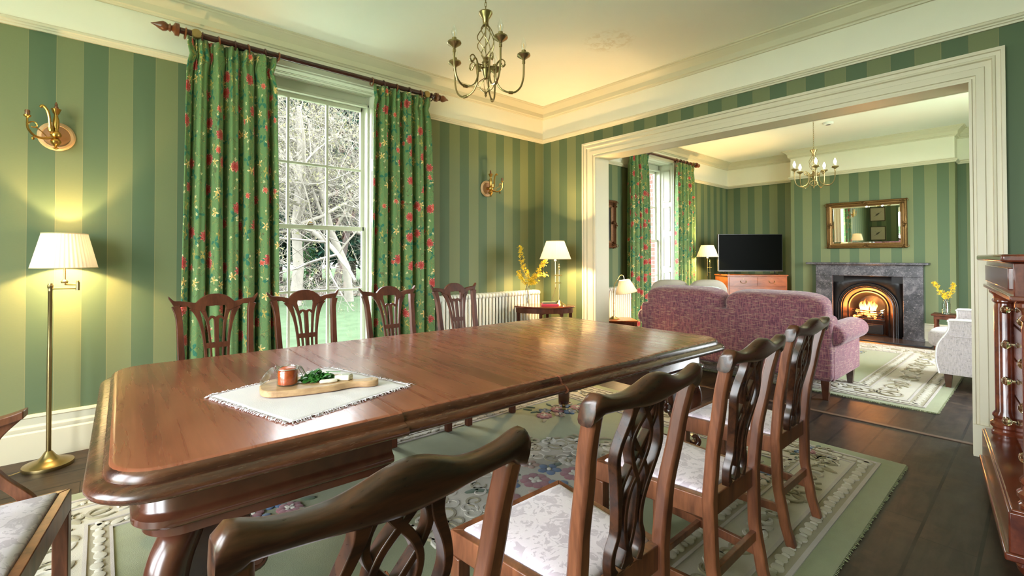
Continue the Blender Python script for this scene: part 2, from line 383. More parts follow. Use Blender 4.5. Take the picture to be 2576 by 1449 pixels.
def tube(bm, pts, rad, seg=8, mi=0, closed=False):
    pts = [Vector(p) for p in pts]; n = len(pts)
    if not isinstance(rad, (list, tuple)): rad = [rad] * n
    t0 = (pts[1] - pts[0]).normalized()
    up = Vector((0, 0, 1)) if abs(t0.z) < .9 else Vector((1, 0, 0))
    u = t0.cross(up).normalized(); rings = []
    for i, p in enumerate(pts):
        if closed: t = pts[(i + 1) % n] - pts[i - 1]
        else: t = pts[min(i + 1, n - 1)] - pts[max(i - 1, 0)]
        t.normalize(); u = (u - t * u.dot(t)).normalized(); w = t.cross(u)
        rings.append([p + (u * cos(2 * pi * k / seg) + w * sin(2 * pi * k / seg)) * rad[i] for k in range(seg)])
    if closed: rings.append(rings[0])
    loft(bm, rings, cap=not closed, mi=mi)
def lathe(bm, prof, c=(0, 0, 0), seg=20, mi=0, axis='z', sc=(1, 1)):
    """prof: (radius, height) pairs"""
    rings = []
    for r, h in prof:
        ring = []
        for k in range(seg):
            a = 2 * pi * k / seg; x, y = max(r, .0002) * cos(a) * sc[0], max(r, .0002) * sin(a) * sc[1]
            if axis == 'z': q = (c[0] + x, c[1] + y, c[2] + h)
            elif axis == 'y': q = (c[0] + x, c[1] + h, c[2] + y)
            else: q = (c[0] + h, c[1] + x, c[2] + y)
            ring.append(q)
        rings.append(ring)
    loft(bm, rings, mi=mi)
def sph(bm, c, r, seg=10, mi=0, rot=None):
    if not isinstance(r, (tuple, list)): r = (r, r, r)
    rings = []; nr = max(4, seg // 2)
    for i in range(nr + 1):
        a = -pi / 2 + pi * i / nr; ring = []
        for k in range(seg):
            b_ = 2 * pi * k / seg
            p = Vector((cos(a) * cos(b_) * r[0] + 1e-5 * cos(b_), cos(a) * sin(b_) * r[1] + 1e-5 * sin(b_), sin(a) * r[2]))
            if rot: p = rot @ p
            ring.append(Vector(c) + p)
        rings.append(ring)
    loft(bm, rings, mi=mi)
def cushion(bm, c, half, e=.35, seg=28, nr=14, mi=0, rot=None, sag=0):
    """superellipsoid"""
    rings = []
    f = lambda v, p: math.copysign(abs(v) ** p, v)
    for i in range(nr + 1):
        a = -pi / 2 + pi * i / nr; ring = []
        for k in range(seg):
            b_ = 2 * pi * k / seg
            ca = abs(cos(a)) ** e + 1e-4
            p = Vector((ca * f(cos(b_), e) * half[0], ca * f(sin(b_), e) * half[1], f(sin(a), e) * half[2]))
            if sag: p.z += sag * (p.x / half[0]) ** 2
            if rot: p = rot @ p
            ring.append(Vector(c) + p)
        rings.append(ring)
    loft(bm, rings, mi=mi)
def prism(bm, pts, z0, z1, mi=0):
    loft(bm, [[(x, y, z0) for x, y in pts], [(x, y, z1) for x, y in pts]], mi=mi)
def ribbon(bm, pts, wid, y0, y1, mp=None, mi=0):
    """strand following 2D pts (x,z), width wid, between depths y0..y1; mp bends it"""
    mp = mp or (lambda x, y, z: (x, y, z)); n = len(pts)
    if not isinstance(wid, (list, tuple)): wid = [wid] * n
    rings = []
    for i, (x, z) in enumerate(pts):
        a = pts[max(i - 1, 0)]; b_ = pts[min(i + 1, n - 1)]
        dx, dz = b_[0] - a[0], b_[1] - a[1]; L = math.hypot(dx, dz) or 1; nx, nz = -dz / L, dx / L; w = wid[i] / 2
        rings.append([mp(x + nx * w, y0, z + nz * w), mp(x + nx * w, y1, z + nz * w), mp(x - nx * w, y1, z - nz * w), mp(x - nx * w, y0, z - nz * w)])
    R = loft(bm, rings, mi=mi)
def plate(bm, xs, top, bot, y0, y1, mp=None, mi=0):
    mp = mp or (lambda x, y, z: (x, y, z))
    loft(bm, [[mp(x, y0, t), mp(x, y1, t), mp(x, y1, b_), mp(x, y0, b_)] for x, t, b_ in zip(xs, top, bot)], mi=mi)
def smooth_pts(pts, n=6):
    """Catmull-Rom through points of any dimension"""
    out = []; N = len(pts)
    for i in range(N - 1):
        p0, p1, p2, p3 = pts[max(i - 1, 0)], pts[i], pts[i + 1], pts[min(i + 2, N - 1)]
        for k in range(n):
            t = k / n
            out.append(tuple(.5 * ((2 * b_) + (-a + c) * t + (2 * a - 5 * b_ + 4 * c - d) * t * t + (-a + 3 * b_ - 3 * c + d) * t ** 3) for a, b_, c, d in zip(p0, p1, p2, p3)))
    out.append(tuple(pts[-1])); return out
def obj(name, bm, mats, parent=None, bev=0, sm=35, world=False, seg=2):
    bmesh.ops.recalc_face_normals(bm, faces=bm.faces)
    if world and parent:
        bmesh.ops.transform(bm, matrix=parent.matrix_basis.inverted(), verts=bm.verts)
    me = bpy.data.meshes.new(name); bm.to_mesh(me); bm.free()
    for m in (mats if isinstance(mats, (list, tuple)) else [mats]): me.materials.append(m)
    o = bpy.data.objects.new(name, me); C.objects.link(o)
    if sm: me.shade_smooth(); me.set_sharp_from_angle(angle=radians(sm))
    if bev:
        md = o.modifiers.new('bevel', 'BEVEL'); md.width = bev; md.segments = seg; md.limit_method = 'ANGLE'; md.angle_limit = radians(40)
    if parent: o.parent = parent
    return o
def tag(o, label, cat, group=None, kind=None):
    if label: o['label'] = label
    if cat: o['category'] = cat
    if group: o['group'] = group
    if kind: o['kind'] = kind
    return o
def thing(name, label, cat, loc=(0, 0, 0), rz=0, group=None):
    o = bpy.data.objects.new(name, None); C.objects.link(o); o.location = loc; o.rotation_euler = (0, 0, rz)
    o.empty_display_size = .1
    o.matrix_basis = Matrix.Translation(Vector(loc)) @ Matrix.Rotation(rz, 4, 'Z')
    return tag(o, label, cat, group)
def struct(o): o['kind'] = 'structure'; return o
def dup(root, loc=None, rz=None, label=None, scale=None, group=None):
    r = root.copy(); C.objects.link(r)
    if loc is not None: r.location = loc
    if rz is not None: r.rotation_euler = (0, 0, rz)
    if scale: r.scale = (scale,) * 3 if not isinstance(scale, tuple) else scale
    if label: r['label'] = label
    if group: r['group'] = group
    for ch in list(root.children):
        c = ch.copy(); C.objects.link(c); c.parent = r
        for g in ch.children:
            d = g.copy(); C.objects.link(d); d.parent = c
    return r
def light(name, loc, power, col, rad=.03):
    l = bpy.data.lights.new(name, 'POINT'); l.energy = power; l.color = col; l.shadow_soft_size = rad
    o = bpy.data.objects.new(name, l); C.objects.link(o); o.location = loc; return o
WARM = (1, .66, .30)

# ------------------------------------------------------------------ camera
cam = bpy.data.cameras.new('camera'); co = bpy.data.objects.new('camera', cam); C.objects.link(co)
yaw, pitch, roll = radians(49.9641), radians(.7002), radians(-.0287)
f = Vector((cos(yaw) * cos(pitch), sin(yaw) * cos(pitch), sin(pitch))); r = Vector((sin(yaw), -cos(yaw), 0)); u = r.cross(f)
r2 = r * cos(roll) + u * sin(roll); u2 = u * cos(roll) - r * sin(roll)
M4 = Matrix((r2, u2, -f)).transposed().to_4x4(); M4.translation = Vector((-4.281, -4.0876, 1.2607)); co.matrix_world = M4
cam.sensor_width = 36; cam.lens = 1169.76 / 2576 * 36
cam.shift_x = (1288 - 1236.95) / 2576; cam.shift_y = -(724.5 - 631.8) / 2576
cam.clip_start = .05
bpy.context.scene.camera = co

CZ = 3.12            # ceiling height
RZ, RZL = 2.690, 2.615   # picture rail undersides, dining and living
XE, XB, YB0, YB1 = 5.33, 5.03, -1.21, -3.27
XW, YS = -6.7, -4.66
WIN = [(-3.42, -2.22), (2.02, 3.20)]     # window openings in the north wall
WZ0, WZ1 = .33, 2.855

# ------------------------------------------------------------------ room shell
def wall_run(bm, axis, a0, a1, t0, t1, holes, zsplit, mi_low=0, mi_high=1, extra_split=None, z1=CZ):
    xs = sorted(set([a0, a1] + [h for H in holes for h in H[:2]] + (extra_split or [])))
    for p, q in zip(xs, xs[1:]):
        m = (p + q) / 2; H = [h for h in holes if h[0] < m < h[1]]
        spans = [(0, z1)] if not H else [(0, H[0][2]), (H[0][3], z1)]
        low = mi_low(m) if callable(mi_low) else mi_low; zs = zsplit(m) if callable(zsplit) else zsplit
        for s0, s1 in spans:
            for z0, zz1, mi in ((s0, min(s1, zs), low), (max(s0, zs), s1, mi_high)):
                if zz1 - z0 > 1e-4:
                    if axis == 'x': box(bm, p, q, t0, t1, z0, zz1, mi)
                    else: box(bm, t0, t1, p, q, z0, zz1, mi)
holesN = [(a, b_, WZ0, WZ1) for a, b_ in WIN]
bm = B(); wall_run(bm, 'x', XW, XE + .4, 0, .32, holesN, lambda m: RZ if m < .1 else RZL, lambda m: 0 if m < -2.8 else (1 if m < .1 else 2), 3, [-2.8, .1])
struct(obj('wall_north', bm, [WP_NW, WP_NE, WP_L, FRIEZE], sm=0))
bm = B(); wall_run(bm, 'x', XW - .4, XE + .8, .32, .46, holesN, 2.0, 0, 0)
struct(obj('wall_outer_north', bm, [BRICK], sm=0))
AY0, AY1, AZ = -.831, -3.786, 2.388
bm = B(); wall_run(bm, 'y', YS, 0, 0, .2, [(AY1, AY0, 0, AZ)], RZ)
for fc in bm.faces:
    n = fc.calc_center_median()
    if abs(n.z - AZ) < .01 or (n.z < AZ and (abs(n.y - AY0) < .01 or abs(n.y - AY1) < .01)): fc.material_index = 2
struct(obj('wall_arch', bm, [WP_A, FRIEZE, PAINT], sm=0))
bm = B(); wall_run(bm, 'y', YS, 0, XE, XE + .3, [], RZL); struct(obj('wall_east', bm, [WP_R, FRIEZE], sm=0))
bm = B()
# chimney breast with the fireplace opening
FY0, FY1, FZ = -1.90, -2.64, .80
wall_run(bm, 'y', YB1, YB0, XB, XE, [(FY1, FY0, 0, FZ)], RZL); struct(obj('wall_chimney', bm, [WP_B, FRIEZE], sm=0))
bm = B(); wall_run(bm, 'y', YS, 0, XW - .3, XW, [(-2.85, -1.45, .33, 2.86), (-4.55, -3.15, .33, 2.86)], RZ); struct(obj('wall_west', bm, [WP_A, FRIEZE], sm=0))  # both window openings are out of view, added to light the dining room
bm = B(); wall_run(bm, 'x', XW, XE, YS - .3, YS, [(1.4, 3.4, .33, 2.7)], RZ); struct(obj('wall_south', bm, [WP_NE, FRIEZE], sm=0))  # unseen window opening, added to let daylight into the living room
bm = B(); box(bm, XW - .3, XE + .3, YS - .3, .46, CZ, CZ + .2); struct(obj('ceiling', bm, CEIL, sm=0))
bm = B(); box(bm, XW - .3, XE + .3, YS - .3, .46, -.2, 0); struct(obj('floor', bm, FLOOR, sm=0))
# mouldings
def run(bm, prof, p0, p1, nrm, e0=0, e1=0, mi=0):
    """sweep prof (depth,z) along p0->p1 (2D), depth towards nrm; e: +1 outside mitre, -1 inside mitre"""
    d = Vector((p1[0] - p0[0], p1[1] - p0[1])); L = d.length; d /= L; n = Vector(nrm); rings = []
    for s, e, p in ((-1, e0, p0), (1, e1, p1)):
        rings.append([(p[0] + d.x * s * e * dd + n.x * dd, p[1] + d.y * s * e * dd + n.y * dd, z) for dd, z in prof])
    loft(bm, rings, mi=mi)
COR = [(-.002, 2.985), (.018, 2.985), (.022, 2.998), (.036, 3.004), (.038, 3.050), (.048, 3.062), (.062, 3.072), (.078, 3.092), (.092, 3.098), (.096, 3.108), (.112, 3.110), (.112, CZ + .001), (-.002, CZ + .001)]
def rail(z): return [(-.002, z), (.014, z), (.016, z + .012), (.024, z + .016), (.026, z + .024), (.034, z + .03), (.034, z + .044), (.022, z + .052), (-.002, z + .054)]
BSB = [(-.002, 0), (.028, 0), (.028, .165), (.020, .175), (.022, .185), (.022, .20), (.012, .215), (.013, .255), (.022, .262), (.020, .272), (-.002, .278)]
def circuit(name, prof, segs, mat=PAINT):
    bm = B()
    for s in segs: run(bm, prof, *s)
    return struct(obj(name, bm, mat, sm=30))
circuit('trim_1', COR, [((XW, 0), (0, 0), (0, -1), -1, -1), ((0, 0), (0, YS), (-1, 0), -1, -1), ((0, YS), (XW, YS), (0, 1), -1, -1), ((XW, YS), (XW, 0), (1, 0), -1, -1)])
circuit('trim_2', rail(RZ), [((XW, 0), (WIN[0][0] - .1, 0), (0, -1), -1, 0), ((WIN[0][1] + .1, 0), (0, 0), (0, -1), 0, -1), ((0, 0), (0, YS), (-1, 0), -1, -1), ((0, YS), (-4.7, YS), (0, 1), -1, 0), ((XW, -.9), (XW, 0), (1, 0), 0, -1)])
LC = [((.2, 0), (XE, 0), (0, -1), -1, -1), ((XE, 0), (XE, YB0), (-1, 0), -1, -1), ((XE, YB0), (XB, YB0), (0, 1), -1, 1), ((XB, YB0), (XB, YB1), (-1, 0), 1, 1), ((XB, YB1), (XE, YB1), (0, -1), 1, -1), ((XE, YB1), (XE, YS), (-1, 0), -1, -1), ((XE, YS), (.2, YS), (0, 1), -1, -1), ((.2, YS), (.2, 0), (1, 0), -1, -1)]
circuit('trim_3', COR, LC)
circuit('trim_4', rail(RZL), [((.2, 0), (WIN[1][0] - .1, 0), (0, -1), -1, 0), ((WIN[1][1] + .1, 0), (XE, 0), (0, -1), 0, -1)] + LC[1:6] + [((.2, AY0 + .15), (.2, 0), (1, 0), 0, -1)])
circuit('baseboard_north', BSB, [((XW, 0), (0, 0), (0, -1), -1, -1), ((.2, 0), (XE, 0), (0, -1), -1, -1)])
circuit('baseboard_arch', BSB, [((0, 0), (0, -.652), (-1, 0), -1, 0), ((0, -3.941), (0, YS), (-1, 0), 0, -1), ((.2, -.652), (.2, 0), (1, 0), 0, -1), ((.2, YS), (.2, -3.941), (1, 0), -1, 0)])
circuit('baseboard_east', BSB, LC[1:3] + [((XB, YB0), (XB, -1.60), (-1, 0), 1, 0), ((XB, -2.935), (XB, YB1), (-1, 0), 0, 1)] + LC[4:6])
# arch casing, both faces, mitred at the corners
bm = B()
CP = [(0, 0), (0, .036), (.020, .036), (.024, .024), (.046, .022), (.050, .030), (.062, .032), (.068, .018), (.100, .017), (.104, .025), (.146, .026), (.150, .016), (.164, .016), (.168, .027), (.182, .027), (.182, 0)]
for sx, x0 in ((-1, 0), (1, .2)):
    rings = []
    for side, top in ((1, 0), (1, 1), (-1, 1), (-1, 0)):
        rg = []
        for u_, d_ in CP:
            y_ = AY0 + .179 - u_ if side > 0 else AY1 - .155 + u_ * .87
            rg.append((x0 + sx * (d_ if d_ else -.001), y_, (AZ + .174 - u_) if top else 0))
        rings.append(rg)
    loft(bm, rings)
    a, b_ = (-.04, 0) if sx < 0 else (.2, .24)
    box(bm, a, b_, AY0 - .003, AY0 + .181, 0, .20); box(bm, a, b_, AY1 - .157, AY1 + .003, 0, .20)
box(bm, -.012, .212, AY0 - .006, AY0 + .002, 0, AZ); box(bm, -.012, .212, AY1 - .002, AY1 + .006, 0, AZ); box(bm, -.012, .212, AY1, AY0, AZ - .006, AZ + .002)
struct(obj('trim_5', bm, PAINT, sm=25))
bm = B(); box(bm, .185, .225, AY1, AY0, 0, .006); struct(obj('trim_6', bm, plain('threshold_wood', (.12, .07, .045), .5, noise=.4), bev=.002))

# ------------------------------------------------------------------ windows
def window(name, xa, xb, shutters=True):
    root = struct(bpy.data.objects.new(name, None)); C.objects.link(root)
    gx0, gx1, ys = xa + .07, xb - .07, .25
    zs = [.37, .945, 1.54, 2.12, 2.70]
    bm = B()      # architrave on the wall face and the outer box frame
    for a, b_ in ((xa - .075, xa), (xb, xb + .075)): box(bm, a, b_, -.022, .002, .28, WZ1 + .07); 
    for a, b_ in ((xa - .085, xa - .07), (xb + .07, xb + .085)): box(bm, a, b_, -.03, .002, .28, WZ1 + .08)
    box(bm, xa - .085, xb + .085, -.022, .002, WZ1, WZ1 + .07); box(bm, xa - .085, xb + .085, -.03, .002, WZ1 + .066, WZ1 + .08)
    box(bm, xa, xb, -.0, .30, WZ1 - .012, WZ1 + .001)                       # soffit
    for y0 in (.07, .1, .16, .19): box(bm, xa, xb, y0, y0 + .01, WZ1 - .018, WZ1 - .01)
    box(bm, xa, xb, .235, .31, 2.745, WZ1); box(bm, xa, gx0 - .015, .22, .31, .33, WZ1); box(bm, gx1 + .015, xb, .22, .31, .33, WZ1)
    box(bm, gx0 - .03, gx0 - .012, .205, .24, .33, 2.76); box(bm, gx1 + .012, gx1 + .03, .205, .24, .33, 2.76); box(bm, gx0 - .03, gx1 + .03, .205, .24, 2.735, 2.76)
    obj('window_frame', bm, PAINTW, root, bev=.003)
    bm = B(); box(bm, xa - .05, xb + .05, -.05, .25, .315, .345); box(bm, xa, xb, .25, .5, .30, .33); obj('window_sill', bm, PAINTW, root, bev=.006)
    def sash(z0, z1, y, mid, nm):
        bm = B()
        box(bm, gx0 - .02, gx0 + .02, y, y + .038, z0, z1); box(bm, gx1 - .02, gx1 + .02, y, y + .038, z0, z1)
        box(bm, gx0, gx1, y, y + .038, z1 - .04, z1); box(bm, gx0, gx1, y, y + .038, z0, z0 + (.06 if z0 < 1 else .035))
        w = (gx1 - gx0) / 3
        for k in (1, 2): box(bm, gx0 + w * k - .011, gx0 + w * k + .011, y + .004, y + .034, z0, z1)
        box(bm, gx0, gx1, y + .005, y + .033, mid - .011, mid + .011)
        s = obj(nm, bm, PAINTW, root, bev=.003)
        bm = B(); box(bm, gx0, gx1, y + .017, y + .020, z0, z1); obj('window_pane', bm, PANE, s, sm=0)
        return s
    s = sash(1.52, 2.745, .285, zs[3], 'upper_sash'); s2 = sash(.335, 1.555, .245, zs[1], 'lower_sash')
    bm = B(); xm = (gx0 + gx1) / 2; box(bm, xm - .03, xm + .03, .225, .25, 1.555, 1.562); tube(bm, [(xm - .02, .235, 1.562), (xm - .01, .235, 1.585), (xm + .02, .235, 1.578)], .006); obj('sash_catch', bm, BRASSD, s2)
    # splayed panelled shutters lining the reveal
    for sx, xw, xg in ((-1, xa, gx0 - .03), (1, xb, gx1 + .03)):
        bm = B(); xw2 = xw - sx * .008
        n = Vector((sx * (.225), -(xw2 - xg) * sx, 0))
        def P(t, off, z): return (xg + (xw2 - xg) * t - sx * off, .215 * (1 - t) + .0, z)
        loft(bm, [[P(0, 0, .34), P(1, 0, .34), P(1, -.02, .34), P(0, -.02, .34)], [P(0, 0, WZ1 - .015), P(1, 0, WZ1 - .015), P(1, -.02, WZ1 - .015), P(0, -.02, WZ1 - .015)]])
        for z0, z1 in ((.42, 1.0), (1.08, 1.62), (1.70, 2.12), (2.2, 2.74)):
            for a0, a1, q0, q1 in ((.2, .8, z0, z0 + .02), (.2, .8, z1 - .02, z1), (.2, .3, z0, z1), (.7, .8, z0, z1)):
                loft(bm, [[P(a0, 0, q0), P(a1, 0, q0), P(a1, .008, q0), P(a0, .008, q0)], [P(a0, 0, q1), P(a1, 0, q1), P(a1, .008, q1), P(a0, .008, q1)]])
        obj('shutter_panel', bm, PAINTW, root)
    return root
window('window_1', *WIN[0]); window('window_2', *WIN[1])

# ------------------------------------------------------------------ curtains and poles
def curtain(name, label, xa, xb, ztop, zbot, folds, seed, y=-.115, flare=.04, pitch=None):
    rnd = random.Random(seed); root = thing(name, label, 'curtain', ((xa + xb) / 2, y, 0), 0)
    NX, NZ = folds * 22, 46
    ph = [rnd.uniform(-.5, .5) for _ in range(folds + 2)]; am = [rnd.uniform(.65, 1.2) for _ in range(folds + 2)]
    bm = B(); uvl = bm.loops.layers.uv.new('UVMap'); grid = []
    cx = (xa + xb) / 2; u = 0; us = []
    for i in range(NX + 1):
        t = i / NX; k = t * folds; a = int(k); fr = k - a
        A = am[a] * (1 - fr) + am[a + 1] * fr; P_ = ph[a] * (1 - fr) + ph[a + 1] * fr
        col = []
        for j in range(NZ + 1):
            z = ztop + (zbot - ztop) * (j / NZ); q = j / NZ
            dz = ztop - z
            pin = math.exp(-((dz - .13) / .05) ** 2)          # pinch of the heading pleats
            amp = .050 * A * (.55 + .45 * min(1, q * 3)) * (1 - .35 * pin)
            w = 2 * pi * k + 1.6 * P_ * (.3 + q) + .25 * sin(q * 3 + a)
            c_ = cos(w); c_ = math.copysign(abs(c_) ** (1.0 - .35 * min(1, q * 2)), c_)
            yy = -amp * c_ + (.010 * sin(3 * w + P_ * 6) * (1 - q * .6)) + (.010 * cos(4 * w) * math.exp(-((dz - .12) / .08) ** 2))
            sq = 1 + (q - .3) * flare / (xb - xa) * 2 - .06 * pin
            xx = (xa - cx) * sq + (xb - xa) * sq * t + .013 * sin(w) * (q + .3) + .03 * pin * sin(2 * pi * k) * .35
            col.append(bm.verts.new((xx, yy, z)))
        grid.append(col)
        if i: u += (Vector(grid[i][NZ // 2].co) - Vector(grid[i - 1][NZ // 2].co)).length
        us.append(u)
    for i in range(NX):
        for j in range(NZ):
            fc = bm.faces.new((grid[i][j], grid[i + 1][j], grid[i + 1][j + 1], grid[i][j + 1])); fc.smooth = True
            for lp, (ii, jj) in zip(fc.loops, ((i, j), (i + 1, j), (i + 1, j + 1), (i, j + 1))):
                lp[uvl].uv = (us[ii] + seed * .37, 3 - jj / NZ * (ztop - zbot))
    me_o = obj('drape', bm, [CURT], root, sm=0); me_o.data.shade_smooth()
    sd = me_o.modifiers.new('thick', 'SOLIDIFY'); sd.thickness = .004; sd.offset = 1
    rings = []
    for k in range(folds + 1):
        x = (xa - cx) + (xb - xa) * (k + (.0 if k == 0 else 0)) / folds * 1.0 + rnd.uniform(-.012, .012)
        bm = B(); R_ = .036; zc = ztop + .015; tilt = rnd.uniform(-.25, .25)
        pts = [(x + tilt * R_ * cos(a) * .5, R_ * sin(a) , zc + R_ * cos(a)) for a in [2 * pi * i / 16 for i in range(16)]]
        tube(bm, pts, .0065, 6, closed=True)
        obj('curtain_ring', bm, POLEO if k % 2 == 0 else POLEW, root)
    return root
PZ = 2.885
curtain('curtain', 'wide green floral curtain left of the dining room window', -3.83, -3.20, PZ - .028, .03, 6, 3)
curtain('curtain', 'green floral curtain right of the dining room window, beside the radiator', -2.385, -1.745, PZ - .028, .03, 5, 5)
curtain('curtain', 'shadowed floral curtain left of the living room window', 1.70, 2.24, PZ - .028, .03, 5, 8)
curtain('curtain', 'floral curtain beside the lit lamp, right of the living room window', 3.10, 3.70, PZ - .028, .03, 5, 11)
def pole(label, xa, xb):
    root = thing('curtain_pole', label, 'curtain pole', (0, -.115, PZ))
    bm = B(); tube(bm, [(xa, 0, 0), (xb, 0, 0)], .0225, 16); obj('rod', bm, POLEW, root)
    for s, x in ((-1, xa), (1, xb)):
        bm = B(); lathe(bm, [(.020, 0), (.044, s * .006), (.044, s * .03), (.026, s * .04), (.017, s * .05), (.030, s * .058), (.020, s * .07), (.031, s * .085), (.034, s * .10), (.026, s * .12), (.013, s * .142), (.004, s * .165), (.001, s * .17)], (x, 0, 0), 16, axis='x'); obj('finial', bm, POLEO, root)
        xx = x - s * .10
        bm = B(); lathe(bm, [(.034, -.02), (.034, .0), (.022, .004), (.012, .02), (.012, .115)], (xx, 0, 0), 16, axis='y'); lathe(bm, [(.030, -.028), (.030, -.02)], (xx, 0, 0), 16, axis='y'); obj('bracket', bm, BRASSD, root)
    return root
pole('long dark wooden curtain pole above the dining room window', -3.86, -1.70)
pole('dark wooden curtain pole above the living room window', 1.62, 3.78)

# ------------------------------------------------------------------ dining table (own frame, rotated)
TH = radians(-1.5439)
def T2W(s, t): return (cos(TH) * s - sin(TH) * t, sin(TH) * s + cos(TH) * t)
S0, S1, T0, T1 = -4.180, -1.215, -2.805, -1.440
tbl = thing('dining_table', 'long mahogany extending dining table with moulded edge and rounded corners', 'table', (0, 0, 0), TH)
def rrect(x0, x1, y0, y1, rr, n=8, corners=(1, 1, 1, 1)):
    pts = []
    for (cx, cy, a0), on in zip(((x1 - rr, y0 + rr, -90), (x1 - rr, y1 - rr, 0), (x0 + rr, y1 - rr, 90), (x0 + rr, y0 + rr, 180)), corners):
        for k in range(n + 1):
            a = radians(a0 + 90 * k / n)
            if on: pts.append((cx + rr * cos(a), cy + rr * sin(a)))
        if not on:
            c = {-90: (x1, y0), 0: (x1, y1), 90: (x0, y1), 180: (x0, y0)}[a0]; pts.append(c)
    return pts
EDGE = [(.000, .750), (.004, .7495), (.012, .746), (.020, .738), (.024, .728), (.0245, .722), (.032, .720), (.040, .719), (.052, .714), (.060, .705), (.061, .697), (.055, .688), (.044, .683), (.0, .682)]
seams = [S0, -3.4419, -2.6988, -1.9736, S1]
Z0 = .682
for i in range(4):
    a, b_ = seams[i], seams[i + 1]; g = .0012; off = (0, .007, -.004, .003)[i]
    left, right = i == 0, i == 3
    x0, x1 = a + (0 if left else g), b_ - (0 if right else g)
    rings = []
    for d, z in EDGE:
        rr = .11 + d
        rings.append([(x, y + off, z) for x, y in rrect(x0 - (d if left else 0), x1 + (d if right else 0), T0 - d, T1 + d, rr, 8, (right, right, left, left))])
    bm = B(); loft(bm, list(reversed(rings)))
    for fc in bm.faces:
        fc.material_index = 0 if fc.calc_center_median().z > .7475 else 1
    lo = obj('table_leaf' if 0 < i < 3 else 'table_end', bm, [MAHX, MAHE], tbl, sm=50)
    if i == 0:
        bm = B(); box(bm, -3.88, -3.86, T0 - .055, T0 - .04, .688, .694); obj('leaf_clip', bm, STEEL, lo)
# aprons (one at each end)
for s, (a, b_) in ((-1, (S0 + .05, -3.44)), (1, (-1.90, S1 - .05))):
    bm = B(); y0, y1 = T0 + .07, T1 - .07; rr = .1
    prof = [(-.002, .684), (0, .60), (.006, .592), (.016, .585), (.018, .570), (.010, .560), (-.004, .556), (-.006, .53), (-.03, .53)]
    rings = [rrect(a - (d if s < 0 else 0), b_ + (d if s > 0 else 0), y0 - d, y1 + d, rr, 8, (s > 0, s > 0, s < 0, s < 0)) for d, z in prof]
    loft(bm, [[(x, y, z) for x, y in R_] for R_, (d, z) in reversed(list(zip(rings, prof)))])
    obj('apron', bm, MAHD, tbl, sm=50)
bm = B()
for y in (-2.45, -2.12, -1.80): box(bm, -3.44, -1.90, y - .03, y + .03, .61, .681)
obj('extending_frame', bm, MAHD, tbl, bev=.003)
def table_leg(px, py, ang):
    """scrolled cabriole leg standing on the diagonal; local u points outwards"""
    bm = B(); ca, sa = cos(ang), sin(ang)
    def W(u, v, z): return (px + ca * u - sa * v, py + sa * u + ca * v, z)
    path = smooth_pts([(-.02, .53), (.0, .50), (.045, .44), (.062, .36), (.035, .27), (-.01, .19), (-.015, .13), (.02, .085), (.06, .07), (.085, .10), (.07, .135), (.045, .125)], 5)
    wu = smooth_pts([(.09,), (.085,), (.10,), (.095,), (.075,), (.055,), (.05,), (.05,), (.045,), (.036,), (.026,), (.02,)], 5)
    n = len(path); rings = []
    for i, (u_, z) in enumerate(path):
        a = path[max(0, i - 1)]; b_ = path[min(n - 1, i + 1)]; tx, tz = b_[0] - a[0], b_[1] - a[1]; L = math.hypot(tx, tz); nx, nz = -tz / L, tx / L
        w = wu[i][0] / 2; hv = .050 - .010 * i / n
        ring = []
        for k in range(12):
            q = 2 * pi * k / 12; e1 = math.copysign(abs(cos(q)) ** .7, cos(q)); e2 = math.copysign(abs(sin(q)) ** .7, sin(q))
            ring.append(W(u_ + nx * w * e1, hv * e2, z + nz * w * e1))
        rings.append(ring)
    loft(bm, rings)
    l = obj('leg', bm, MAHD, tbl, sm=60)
    for sgn in (-1, 1):                 # carved scroll ears under the apron
        bm = B(); aa = ang + sgn * radians(135); dx, dy = cos(aa), sin(aa)
        def E(a, z, o=0): return (px + dx * a - dy * o, py + dy * a + dx * o, z)
        lobe = smooth_pts([(.035, .53), (.05, .515), (.10, .520), (.145, .490), (.160, .43), (.145, .36), (.11, .28), (.075, .22), (.03, .17)], 4)
        inner = [(-.01, z) for a, z in lobe]
        loft(bm, [[E(a, z, -.016), E(a, z, .016), E(b_[0], b_[1], .016), E(b_[0], b_[1], -.016)] for (a, z), b_ in zip(lobe, inner)])
        tube(bm, [E(a, z) for a, z in lobe], [.011 + .011 * sin(pi * k / len(lobe)) for k in range(len(lobe))], 8)
        cur = [(.190 + .034 * (1 - k / 22) * cos(k * .38 + 3.4), .345 + .034 * (1 - k / 22) * sin(k * .38 + 3.4)) for k in range(20)]
        tube(bm, [E(.10, .25), E(.135, .30)] + [E(a, z) for a, z in cur], [.010, .012] + [.013 - .0003 * k for k in range(20)], 8)
        lathe(bm, [(.001, -.014), (.016, -.014), (.016, .014), (.001, .014)], (0, 0, 0), 12, axis='y')
        bmesh.ops.transform(bm, matrix=Matrix.Translation((px + dx * .19, py + dy * .19, .345)) @ Matrix.Rotation(aa, 4, 'Z'), verts=[v for v in bm.verts if v.co.length < .05])
        obj('carved_scroll', bm, MAHD, l, sm=60)
    bm = B(); tube(bm, [W(.02, -.014, .03), W(.02, .014, .03)], .026, 14); tube(bm, [W(.02, 0, .03), W(.02, 0, .075)], .012, 8); obj('caster', bm, BRASSD, l)
for px, py, an in ((S0 + .15, T0 + .17, 225), (S0 + .15, T1 - .17, 135), (S1 - .15, T0 + .17, -45), (S1 - .15, T1 - .17, 45)): table_leg(px, py, radians(an))

